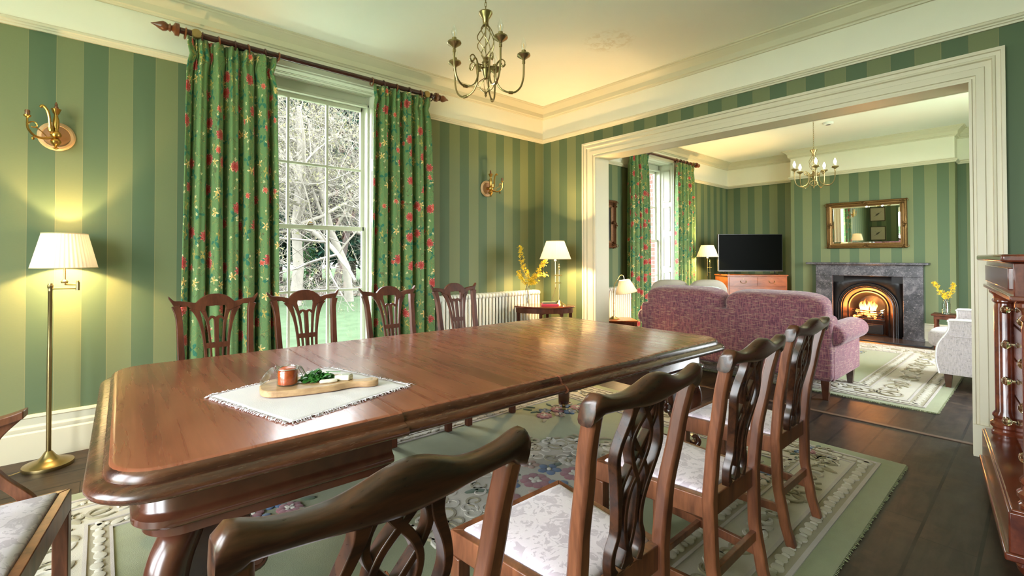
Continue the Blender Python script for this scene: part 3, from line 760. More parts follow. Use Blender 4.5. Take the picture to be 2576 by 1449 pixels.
# ------------------------------------------------------------------ dining chairs
def rake(z):
    pts = [(0, -.055), (.10, -.028), (.25, -.004), (.45, 0), (.60, -.012), (.78, -.042), (1.05, -.10)]
    for (a, ya), (b_, yb) in zip(pts, pts[1:]):
        if z <= b_: t = (z - a) / (b_ - a); return ya + (yb - ya) * (t * t * (3 - 2 * t) * .35 + t * .65)
    return pts[-1][1]
RK = lambda x, y, z: (x, y + rake(z), z)
def make_chair(label, style, wd, H, loc, rz, group, frame_mat, arms=False):
    root = thing('dining_chair' if not arms else 'carver_chair', label, 'chair', loc, rz, group)
    fw, bw, dep, sz = wd / 2, wd / 2 * .80, .42, .455
    # rear legs running up into the uprights
    for s in (-1, 1):
        if style == 'knot':
            xs = [(0, .175), (.25, .178), (.45, .182), (.62, .186), (.80, .200), (H - .045, .208)]
            wv = [.038, .040, .044, .040, .036, .034]
        else:
            xs = [(0, .165), (.25, .168), (.45, .172), (.66, .176), (.85, .182), (H - .10, .187), (H - .05, .198)]
            wv = [.036, .038, .040, .034, .032, .034, .042]
        k = wd / .47
        pts = smooth_pts([(s * x * k, z) for z, x in xs], 5); ww = [w[0] for w in smooth_pts([(w,) for w in wv], 5)]
        bm = B(); ribbon(bm, pts, ww, -.024, .014, RK); obj('rear_leg', bm, frame_mat, root, bev=.008 if style == 'knot' else .003, sm=50)
        bm = B(); box(bm, s * fw - (.042 if s > 0 else 0), s * fw + (.042 if s < 0 else 0), dep - .042, dep, 0, sz - .07); obj('front_leg', bm, frame_mat, root, bev=.003)
    # seat frame, tapering towards the back
    bm = B()
    def trap(i0, z0, z1):
        a = (fw - i0, dep - i0); b_ = (bw - i0, -.01 + i0)
        return [(-a[0], a[1]), (a[0], a[1]), (b_[0], b_[1]), (-b_[0], b_[1])]
    o_, i_ = trap(0, 0, 0), trap(.028, 0, 0)
    for k in range(4):
        j = (k + 1) % 4
        loft(bm, [[(*o_[k], sz - .07), (*o_[j], sz - .07), (*i_[j], sz - .07), (*i_[k], sz - .07)], [(*o_[k], sz), (*o_[j], sz), (*i_[j], sz), (*i_[k], sz)]])
    obj('seat_frame', bm, frame_mat, root, bev=.003)
    bm = B(); ip = trap(.030, 0, 0); rings = []
    for ins, z in ((0, sz - .03), (0, sz + .001), (.005, sz + .007), (.025, sz + .013), (.08, sz + .018), (.19, sz + .020)):
        cx, cy = 0, dep / 2 - .005
        rings.append([(x * (1 - ins / (fw)), cy + (y - cy) * (1 - ins / (dep / 2)), z) for x, y in sub_poly(ip, 6)])
    loft(bm, rings); obj('seat_cushion', bm, DAMASK, root, sm=60)
    # stretchers
    for s in (-1, 1):
        bm = B(); y0 = rake(.13)
        loft(bm, [[(s * bw * .92 - .009, y0, .13), (s * bw * .92 + .009, y0, .13), (s * bw * .92 + .009, y0, .165), (s * bw * .92 - .009, y0, .165)], [(s * (fw - .021) - .009, dep - .03, .13), (s * (fw - .021) + .009, dep - .03, .13), (s * (fw - .021) + .009, dep - .03, .165), (s * (fw - .021) - .009, dep - .03, .165)]])
        obj('stretcher', bm, frame_mat, root, bev=.002)
    bm = B(); box(bm, -fw * .9, fw * .9, .20, .218, .135, .16); obj('stretcher', bm, frame_mat, root, bev=.002)
    bm = B(); box(bm, -bw * .88, bw * .88, -.022, -.004, .19, .225); obj('stretcher', bm, frame_mat, root, bev=.002)
    k = wd / .47
    if style == 'knot':
        bm = B(); xs = [(-.232 + .464 * i / 40) * k for i in range(41)]; top = []; bot = []
        for x in xs:
            q = abs(x / k) / .232
            t = H + .006 * cos(q * 2 * pi) - .008 + .012 * max(0, (q - .78) / .22) ** 1 - .020 * max(0, (q - .93) / .07) ** 2
            hump = .020 * math.exp(-(q / .32) ** 2)
            top.append(t + hump); bot.append(H - .046 - .018 * math.exp(-(q / .42) ** 2) - .006 * (q > .85) - .016 * max(0, (q - .84) / .16))
        # rounded section
        rings = []
        for x, t, b_ in zip(xs, top, bot):
            mz, hh = (t + b_) / 2, (t - b_) / 2; ring = []
            for q in range(14):
                a = 2 * pi * q / 14; e1 = math.copysign(abs(cos(a)) ** .6, cos(a)); e2 = math.copysign(abs(sin(a)) ** .6, sin(a))
                ring.append(RK(x, -.006 - .022 * e1 - .012 * (1 - (x / k / .232) ** 2), mz + hh * e2))
            rings.append(ring)
        loft(bm, rings); obj('crest_rail', bm, frame_mat if arms is None else MAHC2, root, sm=60)
        bm = B()
        zt = H - .035
        def S(pts, w, y0=-.020, y1=.006):
            pts = smooth_pts([(x * k, z) for x, z in pts], 6); w = [q[0] for q in smooth_pts([(q,) for q in w], 6)]
            ribbon(bm, pts, w, y0, y1, RK)
        for s in (-1, 1):
            S([(s * .058, zt), (s * .062, .87), (s * .086, .81), (s * .092, .765), (s * .072, .70), (s * .052, .63), (s * .048, .57), (s * .064, .525), (s * .064, .49), (s * .052, .465)], [.034, .022, .017, .017, .017, .016, .016, .018, .02, .03])
            S([(s * -.030, zt), (s * -.012, .885), (s * .028, .835), (s * .040, .79), (s * .020, .735), (s * -.014, .68), (s * -.022, .62), (s * -.018, .56), (s * .0, .505), (s * .02, .47)], [.024, .018, .014, .013, .014, .014, .013, .013, .015, .02])
        for s in (-1, 1): S([(s * .030, zt), (s * .050, .87), (s * .044, .83), (s * .012, .785), (s * -.030, .735), (s * -.052, .69), (s * -.046, .64)], [.020, .014, .013, .013, .013, .013, .014], -.017, .004)
        S([(0, zt + .0), (0, .895)], [.03, .012]); S([(0, .52), (0, .47)], [.02, .05])
        obj('back_splat', bm, MAHC2, root, sm=50, bev=.002)
    else:
        bm = B(); N = 56; xs = [(-.232 + .464 * i / N) * k for i in range(N + 1)]; top = []; bot = []
        for x in xs:
            q = abs(x / k)
            if q > .205: t = H - .022 + .030 * ((q - .205) / .027)
            elif q > .100: t = H - .022 - .018 * (1 - ((q - .100) / .105)) ** 2 * 1.0 + .0
            else: t = H + .016 * cos(q / .100 * pi / 2) - .034 * (q / .100) ** 3 - .004
            top.append(t)
            b_ = H - .055 if q > .14 else H - .055 - .05 * (1 - q / .14) ** .6 * (1 if q > .055 else 0)
            if q <= .055: b_ = H - .045 - .012 * cos(q / .055 * pi / 2) - .012 * (q / .055)
            if q > .205: b_ = min(t - .004, H - .055 + .05 * ((q - .205) / .027))
            bot.append(b_)
        plate(bm, xs, top, bot, -.020, .006, RK); obj('crest_rail', bm, frame_mat, root, bev=.003, sm=40)
        bm = B()
        def S(pts, w):
            pts = smooth_pts([(x * k, z) for x, z in pts], 6); w = [q[0] for q in smooth_pts([(q,) for q in w], 6)]
            ribbon(bm, pts, w, -.016, .004, RK)
        h = H
        for s in (-1, 1):
            S([(s * .112, h - .062), (s * .098, h - .09), (s * .080, h - .15), (s * .066, h - .23), (s * .058, h - .32), (s * .055, h - .42), (s * .052, .46)], [.05, .034, .020, .015, .014, .013, .012])
            S([(s * .070, h - .07), (s * .056, h - .11), (s * .044, h - .16), (s * .036, h - .24), (s * .030, h - .34), (s * .029, .46)], [.034, .020, .015, .012, .011, .010])
            S([(0, h - .142), (s * .012, h - .128), (s * .026, h - .126), (s * .042, h - .142)], [.026, .016, .014, .014])
        S([(0, h - .13), (0, h - .2), (0, h - .3), (0, .46)], [.026, .024, .022, .020])
        S([(-.058, h - .290), (.058, h - .290)], [.030, .030]); S([(-.060, .475), (.060, .475)], [.05, .05])
        obj('back_splat', bm, frame_mat, root, sm=50, bev=.0015)
    if arms:
        for s in (-1, 1):
            bm = B()
            sup = smooth_pts([(s * .252, .325, .39), (s * .256, .315, .455), (s * .264, .24, .54), (s * .272, .205, .60), (s * .272, .225, .66), (s * .270, .275, .715)], 6)
            loft(bm, [[(p[0] - .012, p[1] - .021, p[2]), (p[0] + .012, p[1] - .021, p[2]), (p[0] + .012, p[1] + .021, p[2]), (p[0] - .012, p[1] + .021, p[2])] for p in sup])
            arm = smooth_pts([(s * .190, rake(.72), .735), (s * .225, .06, .720), (s * .262, .16, .705), (s * .272, .25, .718), (s * .270, .305, .735)], 6)
            rings = []
            for i, p in enumerate(arm):
                w = .020 + .006 * i / len(arm)
                rings.append([(p[0] - w, p[1], p[2] - .014), (p[0] + w, p[1], p[2] - .014), (p[0] + w, p[1], p[2] + .012), (p[0] - w, p[1], p[2] + .012)])
            loft(bm, rings); obj('arm', bm, frame_mat, root, sm=50, bev=.003)
    return root
def sub_poly(p, n):
    out = []
    for i in range(len(p)):
        a, b_ = p[i], p[(i + 1) % len(p)]
        for k in range(n): t = k / n; out.append((a[0] + (b_[0] - a[0]) * t, a[1] + (b_[1] - a[1]) * t))
    return out
MAHC2 = wood('mahogany_crest', (.018, .006, .003), (.085, .028, .011), .3, (3, 16, 16), .15, lo=.32, hi=.68)
near = make_chair('nearest dining chair, its knotted back across the bottom of the view', 'knot', .470, .955, (-3.955, -3.425, .013), 0, 'dining chairs along the near side of the table', MAH)
for x, y, rz, l in ((-3.262, -3.385, 0, 'second nearest dining chair with knotted splat and wide view of its lilac damask seat'), (-2.565, -3.365, .01, 'third dining chair along the near side, between two others'), (-1.825, -3.315, 0, 'farthest dining chair of the near side, beside the plum sofa')):
    dup(near, (x, y, .013), rz, l)
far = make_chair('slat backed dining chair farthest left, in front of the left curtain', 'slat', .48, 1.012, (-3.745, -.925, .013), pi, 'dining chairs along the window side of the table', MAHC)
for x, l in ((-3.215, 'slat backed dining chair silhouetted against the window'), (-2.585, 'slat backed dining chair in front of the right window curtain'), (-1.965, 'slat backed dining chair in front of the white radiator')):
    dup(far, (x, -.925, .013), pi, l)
make_chair('carver armchair at the left head of the table, partly out of view', 'slat', .56, 1.0, (-4.809, -2.141, .013), radians(-98.6), None, MAH, arms=True)

# ------------------------------------------------------------------ rugs
def rug(label, x0, x1, y0, y1, seed, bands, medallion, sprays, group=None):
    rnd = random.Random(seed); bm = B(); T = .012
    cx, cy = (x0 + x1) / 2, (y0 + y1) / 2; hx, hy = (x1 - x0) / 2, (y1 - y0) / 2
    def frame(i0, i1, z, mi):
        for a, b_, c, d in ((-hx + i0, hx - i0, -hy + i0, -hy + i1), (-hx + i0, hx - i0, hy - i1, hy - i0), (-hx + i0, -hx + i1, -hy + i1, hy - i1), (hx - i1, hx - i0, -hy + i1, hy - i1)):
            box(bm, a, b_, c, d, .002, z, mi)
    box(bm, -hx, hx, -hy, hy, 0, T - .002, 0)
    def blob(x, y, rx, ry, a, mi, h=.007):
        h *= .9
        M_ = Matrix.Rotation(a, 3, 'Z'); ring0, ring1, ring2 = [], [], []
        n = 10
        for k in range(n):
            q = 2 * pi * k / n; v = M_ @ Vector((rx * cos(q), ry * sin(q), 0))
            ring0.append((x + v.x, y + v.y, T - .004)); ring1.append((x + v.x * .93, y + v.y * .93, T + h * .6)); ring2.append((x + v.x * .55, y + v.y * .55, T + h))
        loft(bm, [ring0, ring1, ring2], mi=mi)
    def scroll(x, y, R_, a, hand, mi, turns=1.15, w=.016, h=.007):
        pts = []; n = 14
        for k in range(n):
            t = k / (n - 1); th_ = a + hand * t * turns * 2 * pi; rr = R_ * (1 - .72 * t)
            pts.append((x + rr * cos(th_), y + rr * sin(th_)))
        rings = []
        for k, (px, py) in enumerate(pts):
            q = pts[min(k + 1, n - 1)]; p_ = pts[max(k - 1, 0)]; dx, dy = q[0] - p_[0], q[1] - p_[1]; L = math.hypot(dx, dy) or 1; nx, ny = -dy / L, dx / L
            ww = w * (.45 + .55 * sin(pi * min(1, (k + 1) / n * 1.1)))
            rings.append([(px + nx * ww, py + ny * ww, T - .003), (px + nx * ww * .6, py + ny * ww * .6, T + h), (px - nx * ww * .6, py - ny * ww * .6, T + h), (px - nx * ww, py - ny * ww, T - .003)])
        loft(bm, rings, mi=mi)
    def flower(x, y, R_, mi, mc, petals=5):
        a0 = rnd.uniform(0, 6.28)
        for k in range(petals):
            a = a0 + 2 * pi * k / petals; blob(x + cos(a) * R_ * .62, y + sin(a) * R_ * .62, R_ * .44, R_ * .40, a, mi, .010)
        if petals > 5:
            for k in range(4):
                a = a0 + 1 + 2 * pi * k / 4; blob(x + cos(a) * R_ * .28, y + sin(a) * R_ * .28, R_ * .25, R_ * .2, a, mc, .013)
        blob(x, y, R_ * .2, R_ * .2, 0, 8, .014)
    def leafb(x, y, L, a, mi=7): blob(x + cos(a) * L * .5, y + sin(a) * L * .5, L * .5, L * .19, a, mi, .008)
    def bouquet(x, y, s, dense=1.0):
        spots = [(0, 0, .085, 4, 8, 8), (.16, .05, .070, 6, 8, 5), (-.14, .08, .070, 6, 8, 5), (.05, -.14, .075, 6, 8, 5), (-.10, -.13, .060, 5, 8, 5), (.23, -.10, .085, 4, 8, 8), (-.26, -.04, .085, 4, 8, 8), (.12, .18, .055, 5, 8, 5), (-.05, .2, .062, 8, 2, 7), (.33, .05, .06, 8, 2, 7), (-.2, -.2, .06, 8, 5, 6)]
        for i in range(int(26 * dense)):
            a = rnd.uniform(0, 6.28); q = rnd.uniform(.12, .36); leafb(x + cos(a) * q * s, y + sin(a) * q * .75 * s, .11 * s, a + rnd.uniform(-.6, .6), 7 if rnd.random() < .75 else 2)
        for dx, dy, R_, mi, mc, pt in spots[:max(3, int(11 * dense))]: flower(x + dx * s, y + dy * s * .9, R_ * s, mi, mc, pt)
    # borders
    i = 0
    for w, kind in bands:
        if kind == 'line': frame(i, i + w, T + .004, 3)
        elif kind in ('beads', 'scrolls'):
            frame(i, i + w, T - .0005, 2 if kind == 'beads' else 1); m = i + w / 2
            step = .072 if kind == 'beads' else .16
            for ax, L_, side in (('x', 2 * (hx - m), -1), ('x', 2 * (hx - m), 1), ('y', 2 * (hy - m), -1), ('y', 2 * (hy - m), 1)):
                n = max(1, int(L_ / step)); 
                for k in range(n + 1):
                    t = -L_ / 2 + L_ * k / n
                    px, py = (t, side * (hy - m)) if ax == 'x' else (side * (hx - m), t)
                    an = 0 if ax == 'x' else pi / 2
                    if kind == 'beads':
                        blob(px + rnd.uniform(-.006, .006), py + rnd.uniform(-.006, .006), .030, w * .30, an + .5, 1, .008)
                        blob(px + .03 * cos(an), py + .03 * sin(an), .014, w * .2, an, 8, .009)
                    else:
                        scroll(px, py, w * .36, rnd.uniform(0, 6.28), rnd.choice((-1, 1)), rnd.choice((2, 8, 2)), 1.0, .013)
                        scroll(px + .08 * cos(an), py + .08 * sin(an), w * .22, rnd.uniform(0, 6.28), rnd.choice((-1, 1)), rnd.choice((8, 2)), .9, .011)
                        leafb(px + .04, py, .09, rnd.uniform(0, 6.28), rnd.choice((2, 8, 8)))
        i += w
    # centre medallion
    if medallion:
        mx, my, rx, ry = medallion; mx -= cx; my -= cy; n = 72; r0, r1 = [], []
        for k in range(n):
            a = 2 * pi * k / n; q = 1 + .06 * cos(8 * a) + .05 * sin(12 * a + 1)
            r0.append((mx + rx * q * cos(a), my + ry * q * sin(a), T - .004)); r1.append((mx + rx * q * cos(a) * .985, my + ry * q * sin(a) * .985, T + .0035))
        loft(bm, [r0, r1], mi=1)
        for k in range(44):
            a = 2 * pi * k / 44; e = .045 * sin(k * 2.1)
            scroll(mx + (rx + e) * .97 * cos(a), my + (ry + e) * .97 * sin(a), .075 + .02 * sin(k * 1.7), a, 1 if k % 2 else -1, 2 if k % 3 else 8, 1.1, .015)
            scroll(mx + rx * (.62 + .12 * sin(k * 2.7)) * cos(a + .1), my + ry * (.62 + .12 * sin(k * 2.7)) * sin(a + .1), .05, a + k, 1 if k % 2 else -1, 8 if k % 4 else 2, 1.0, .011)
            if k % 2: scroll(mx + rx * .80 * cos(a), my + ry * .80 * sin(a), .06, a + 1, 1 if k % 4 == 1 else -1, 2, 1.0, .012)
        bouquet(mx, my, 1.0)
    for sx, sy, s, d in sprays:
        sx -= cx; sy -= cy
        for k in range(7): scroll(sx + rnd.uniform(-.3, .3) * s, sy + rnd.uniform(-.2, .2) * s, .06 * s, rnd.uniform(0, 6), rnd.choice((-1, 1)), 2, 1, .012)
        bouquet(sx, sy, s, d)
    o = obj('rug', bm, RUGM, sm=40); o.location = (cx, cy, 0)
    tag(o, label, 'rug', group)
    bm = B()                                     # fringe / pile along the cut edges
    for side in (-1, 1):
        for k in range(int(2 * hy / .012)):
            y = -hy + k * .012; L = rnd.uniform(.006, .022)
            loft(bm, [[(side * (hx - .004), y, .009), (side * (hx - .004), y + .008, .009), (side * (hx - .004), y + .004, .002)], [(side * (hx + L), y + rnd.uniform(-.006, .01), .004), (side * (hx + L), y + .008, .004), (side * (hx + L), y + .004, .001)]])
        for k in range(int(2 * hx / .012)):
            x = -hx + k * .012; L = rnd.uniform(.004, .014)
            loft(bm, [[(x, side * (hy - .004), .009), (x + .008, side * (hy - .004), .009), (x + .004, side * (hy - .004), .002)], [(x, side * (hy + L), .004), (x + .008, side * (hy + L), .004), (x + .004, side * (hy + L), .001)]])
    fr = obj('fringe', bm, W_SAGE, sm=0); fr.parent = o; fr['kind'] = 'stuff'
    return o
rug('large sage and cream carved wool rug under the dining table', -4.75, -.57, -3.54, -.78, 5,
    [(.10, 'none'), (.018, 'line'), (.085, 'beads'), (.016, 'line'), (.20, 'scrolls'), (.014, 'line'), (.075, 'beads'), (.012, 'line')],
    (-2.42, -2.25, .72, .46), [(-1.42, -1.52, .72, .7), (-3.72, -1.60, .72, .8), (-1.35, -2.95, .7, .5), (-3.80, -2.85, .6, .6), (-.80, -3.1, .45, .2), (-.80, -1.6, .4, .2)])
rug('pale green and cream rug between the sofa and the fireplace', .85, 4.25, -3.52, -.85, 9,
    [(.08, 'none'), (.016, 'line'), (.10, 'beads'), (.016, 'line'), (.30, 'scrolls'), (.014, 'line'), (.10, 'beads'), (.012, 'line')],
    None, [(3.3, -2.45, .5, .5), (1.85, -2.6, .5, .4), (2.6, -1.8, .7, .7)])

# ------------------------------------------------------------------ lamps
def pleated_shade(bm, r0, r1, z0, z1, n=44, tr=True, mi=0, c=(0, 0, 0), tilt=None):
    rings = []; m = n * 4
    for i in range(7):
        t = i / 6; rr = r0 + (r1 - r0) * t; z = z0 + (z1 - z0) * t; ring = []
        for k in range(m):
            a = 2 * pi * k / m; q = rr * (1 + .016 * cos(n * a)); p = Vector((q * cos(a), q * sin(a), z))
            if tilt: p = tilt @ p
            ring.append(Vector(c) + p)
        rings.append(ring)
    loft(bm, rings, cap=False, mi=mi)
def torus(bm, R_, r, z, c=(0, 0, 0), tilt=None, seg=40, mi=0):
    pts = []
    for k in range(seg):
        p = Vector((R_ * cos(2 * pi * k / seg), R_ * sin(2 * pi * k / seg), z))
        if tilt: p = tilt @ p
        pts.append(Vector(c) + p)
    tube(bm, pts, r, 6, closed=True, mi=mi)
# floor lamp beside the left wall
fl = thing('floor_lamp', 'brass swing-arm floor lamp with white pleated shade, against the left striped wall', 'lamp', (-4.515, -.205, 0))
bm = B(); lathe(bm, [(.001, 0), (.118, 0), (.120, .010), (.118, .020), (.095, .026), (.090, .030), (.060, .040), (.052, .044), (.034, .062), (.022, .082), (.016, .09), (.001, .09)], seg=40); obj('base', bm, BRASSD, fl)
bm = B(); lathe(bm, [(.0125, .08), (.0125, .7), (.0105, .72), (.0105, 1.07), (.014, 1.075), (.014, 1.09), (.004, 1.095)], seg=16); obj('pole', bm, BRASSD, fl)
bm = B(); P0 = (0, 0, 1.07); P1 = (.10, .01, 1.075); P2 = (.06, .035, 1.085)
tube(bm, [(0, 0, 1.068), (.125, -.02, 1.068)], .0055, 8); tube(bm, [(.125, -.02, 1.09), (.062, .03, 1.092)], .0055, 8); tube(bm, [(0, 0, 1.10), (.0, 0, 1.055)], .011, 10); tube(bm, [(.125, -.02, 1.055), (.125, -.02, 1.105)], .010, 10); sph(bm, (.125, -.02, 1.11), .008)
obj('swing_arm', bm, BRASSD, fl)
bm = B(); tube(bm, [(.062, .03, 1.085), (.062, .03, 1.20)], .0065, 8); lathe(bm, [(.016, 1.10), (.018, 1.11), (.010, 1.12)], (.062, .03, 0), 12); obj('stem', bm, BRASSD, fl)
bm = B(); pleated_shade(bm, .157, .108, 1.195, 1.405, c=(.062, .03, 0)); s = obj('lamp_shade', bm, SHADE, fl, sm=80)
bm = B(); torus(bm, .158, .003, 1.195, (.062, .03, 0)); obj('shade_trim', bm, SHADET, s); bm = B(); torus(bm, .109, .003, 1.405, (.062, .03, 0)); obj('shade_trim', bm, SHADET, s)
bm = B(); lathe(bm, [(.012, 1.20), (.013, 1.25), (.02, 1.27), (.027, 1.30), (.024, 1.325), (.001, 1.34)], (.062, .03, 0), 12); obj('bulb', bm, FIL, fl)
light('light_floor', (-4.453, -.175, 1.285), 46, WARM, .03)
def table_lamp(label, loc, rz, sc=1):
    root = thing('table_lamp', label, 'lamp', loc, rz)
    bm = B(); lathe(bm, [(.001, 0), (.078, 0), (.078, .006), (.066, .014), (.060, .018), (.040, .032), (.034, .036), (.018, .050), (.008, .06), (.001, .06)], seg=32); obj('base', bm, BRASSP, root)
    bm = B(); tube(bm, [(0, 0, .05), (0, 0, .395)], .0042, 8); 
    for z, r_ in ((.40, .008), (.425, .012), (.447, .008), (.462, .004)): sph(bm, (0, 0, z), r_, 10)
    obj('upright_rod', bm, BRASSP, root)
    bm = B(); tube(bm, [(-.042, 0, .20), (-.042, 0, .49)], .0042, 8); sph(bm, (-.042, 0, .195), .007, 8); lathe(bm, [(.02, .49), (.02, .494), (.004, .498)], (-.042, 0, 0), 12); obj('sliding_rod', bm, BRASSP, root)
    bm = B()
    for z in (.25, .335):
        tube(bm, [(-.055, 0, z), (.022, 0, z)], .0038, 8)
        for x in (-.042, 0): sph(bm, (x, 0, z), .009, 8)
    sph(bm, (.026, 0, .335), .006, 8); obj('clamp', bm, BRASSP, root)
    bm = B(); tube(bm, [(-.042, 0, .495), (-.042, 0, .56)], .0125, 12); obj('candle_tube', bm, CANDLE, root)
    bm = B(); pleated_shade(bm, .172, .098, .515, .715, 30, c=(-.042, 0, 0)); s = obj('lamp_shade', bm, SHADE, root, sm=80)
    bm = B(); torus(bm, .173, .003, .515, (-.042, 0, 0)); obj('shade_trim', bm, SHADET, s); bm = B(); torus(bm, .099, .003, .715, (-.042, 0, 0)); obj('shade_trim', bm, SHADET, s)
    bm = B(); lathe(bm, [(.010, .56), (.013, .57), (.024, .60), (.022, .62), (.001, .635)], (-.042, 0, 0), 12); obj('bulb', bm, FIL, root)
    bm = B(); tube(bm, smooth_pts([(-.042, 0, .19), (-.05, -.004, .16), (-.075, -.02, .09), (-.10, -.03, .03), (-.105, -.03, .006), (-.12, 0, .006)], 5), .002, 6); obj('flex', bm, plain('brown_flex', (.12, .06, .03), .5), root)
    return root
RD = radians(-40)     # turned to the camera side
table_lamp('brass rod table lamp with pleated shade, on the oval table beside the archway', (-.375, -.605, .7205), RD)
light('light_table', (-.375 - .032, -.605 + .027, 1.325), 62, WARM, .03)
# far lamp on a small table behind the sofa corner
t2 = thing('side_table', 'small side table behind the sofa carrying the lamp beside the television', 'table', (3.70, -.36, 0))
bm = B(); lathe(bm, [(.001, .72), (.17, .72), (.175, .73), (.17, .742), (.001, .742)], seg=28); obj('table_top', bm, MAHC, t2)
bm = B(); lathe(bm, [(.03, .02), (.018, .1), (.024, .3), (.014, .5), (.025, .72)], seg=14); 
for k in range(3): tube(bm, [(0, 0, .14), (.10 * cos(k * 2.1), .10 * sin(k * 2.1), .05), (.16 * cos(k * 2.1), .16 * sin(k * 2.1), .012)], .012, 8)
obj('pedestal', bm, MAHC, t2)
table_lamp('brass rod lamp with striped glowing shade in the corner beside the television', (3.72, -.385, .743), RD)
light('light_corner', (3.69, -.36, 1.345), 60, (1, .68, .26), .03)
# gooseneck lamp behind the arch
st = thing('side_table', 'low wooden side table behind the archway beside the radiator', 'table', (.76, -.62, 0), RD)
bm = B(); box(bm, -.22, .17, -.17, .17, .455, .475); obj('table_top', bm, TVW, st, bev=.004)
bm = B(); box(bm, -.20, .15, -.15, .15, .40, .455); obj('apron', bm, MAHC, st)
for sx in (-.195, .145):
    for sy in (-.145, .145): bm = B(); loft(bm, [[(sx - .01, sy - .01, 0), (sx + .01, sy - .01, 0), (sx + .01, sy + .01, 0), (sx - .01, sy + .01, 0)], [(sx - .016, sy - .016, .455), (sx + .016, sy - .016, .455), (sx + .016, sy + .016, .455), (sx - .016, sy + .016, .455)]]); obj('leg', bm, MAHC, st)
gl = thing('reading_lamp', 'brass gooseneck reading lamp with pleated shade, just behind the archway', 'lamp', (.685, -.575, .4755), RD)
bm = B(); lathe(bm, [(.001, 0), (.07, 0), (.07, .008), (.05, .018), (.03, .026), (.012, .04), (.001, .04)], seg=28); obj('base', bm, BRASSP, gl)
bm = B(); neck = smooth_pts([(0, 0, .03), (-.004, 0, .15), (0, 0, .36), (.012, 0, .44), (.05, 0, .50), (.075, 0, .545), (.105, 0, .555), (.125, 0, .53), (.13, 0, .49)], 5); tube(bm, neck, .005, 8)
for z in (.10, .2, .34): sph(bm, (-.003, 0, z), (.009, .009, .012), 8)
obj('gooseneck', bm, BRASSP, gl)
TL = Matrix.Rotation(radians(-10), 3, 'Y')
bm = B(); pleated_shade(bm, .132, .066, -.16, 0, 26, c=(.133, 0, .49), tilt=TL); s = obj('lamp_shade', bm, SHADE, gl, sm=80)
bm = B(); torus(bm, .133, .0025, -.16, (.133, 0, .49), TL); obj('shade_trim', bm, SHADET, s); bm = B(); torus(bm, .067, .0025, 0, (.133, 0, .49), TL); obj('shade_trim', bm, SHADET, s)
bm = B(); sph(bm, (.145, 0, .345), .028, 12); tube(bm, [(.133, 0, .49), (.142, 0, .37)], .011, 8); obj('bulb', bm, FIL, gl)
light('light_reading', tuple(gl.matrix_basis @ Vector((.16, 0, .36))), 18, WARM, .028)

# ------------------------------------------------------------------ wall sconces
def sconce(label, x, z, hand, sc=1):
    root = thing('wall_sconce', label, 'wall light', (x, 0, z))
    bm = B(); lathe(bm, [(.001, -.002), (.088, -.002), (.092, -.010), (.082, -.020), (.070, -.022), (.066, -.018)], seg=40, axis='y'); lathe(bm, [(.068, -.018), (.060, -.020), (.001, -.020)], seg=40, axis='y', mi=1); obj('backplate', bm, [PLATEC, PLATEW], root)
    bm = B(); Y = -.075
    lathe(bm, [(.003, -.095), (.016, -.088), (.004, -.080), (.010, -.074), (.024, -.058), (.027, -.045), (.020, -.030), (.010, -.022), (.024, -.016), (.028, -.004), (.024, .010), (.014, .020), (.012, .032), (.017, .06), (.016, .09), (.010, .115), (.010, .125), (.017, .135), (.022, .152), (.026, .160), (.018, .160), (.014, .152)], (0, Y, 0), 20)
    lathe(bm, [(.013, .155), (.011, .172), (.006, .182), (.009, .188), (.002, .205)], (0, Y, 0), 14, 1)
    tube(bm, [(0, -.01, 0), (0, Y, -.004)], [.020, .012], 12)
    obj('stem', bm, [BRASS, BRONZE], root)
    for s, ext, outer in ((hand, 1.0, True), (-hand, .35, False)):
        bm = B()
        if outer:
            path = smooth_pts([(0, Y, -.010), (s * .03, Y - .012, -.030), (s * .07, Y - .03, -.038), (s * .10, Y - .045, -.025), (s * .122, Y - .055, .01), (s * .124, Y - .057, .05), (s * .124, Y - .057, .07)], 6)
            tube(bm, path, [.009 - .004 * i / len(path) for i in range(len(path))], 8)
            sc_ = [(s * (.098 + .022 * (1 - k / 16 * .5) * cos(k * .42)), Y - .05, .032 + .022 * (1 - k / 16 * .5) * sin(k * .42)) for k in range(14)]
            tube(bm, sc_, .004, 6); tube(bm, [(s * .04, Y - .02, -.025), (s * .06, Y - .03, .0), (s * .085, Y - .045, .02)], .003, 6)
            for k in range(5): sph(bm, (s * .1, Y - .045, -.045 - .006 * (k % 2)), .008, 8)
            lathe(bm, [(.005, .07), (.016, .078), (.018, .086), (.012, .090)], (s * .124, Y - .057, 0), 12)
            a = obj('arm', bm, BRASS, root)
            bm = B(); lathe(bm, [(.012, .09), (.012, .112), (.010, .118), (.001, .118)], (s * .124, Y - .057, 0), 12); tube(bm, [(s * .124 - .013, Y - .057, .112), (s * .124 + .013, Y - .057, .112)], .003, 6); obj('lampholder', bm, BRONZE, a)
        else:
            path = smooth_pts([(0, Y, .0), (hand * .022, Y - .02, .012), (hand * .026, Y - .028, .05), (hand * .030, Y - .03, .10), (hand * .040, Y - .032, .14), (hand * .058, Y - .034, .162), (hand * .070, Y - .034, .150)], 6)
            tube(bm, path, [.010] * 12 + [.008] * (len(path) - 12), 8); tube(bm, [(hand * .022, Y - .02, .01), (hand * .022, Y - .02, .04)], .014, 10)
            obj('arm', bm, BRASS, root)
    return root
sconce('brass wall sconce with bare lampholder on the left wall, above the floor lamp', -4.505, 2.035, -1)
sconce('brass wall sconce on the striped wall right of the window, above the radiator', -.925, 2.035, 1)

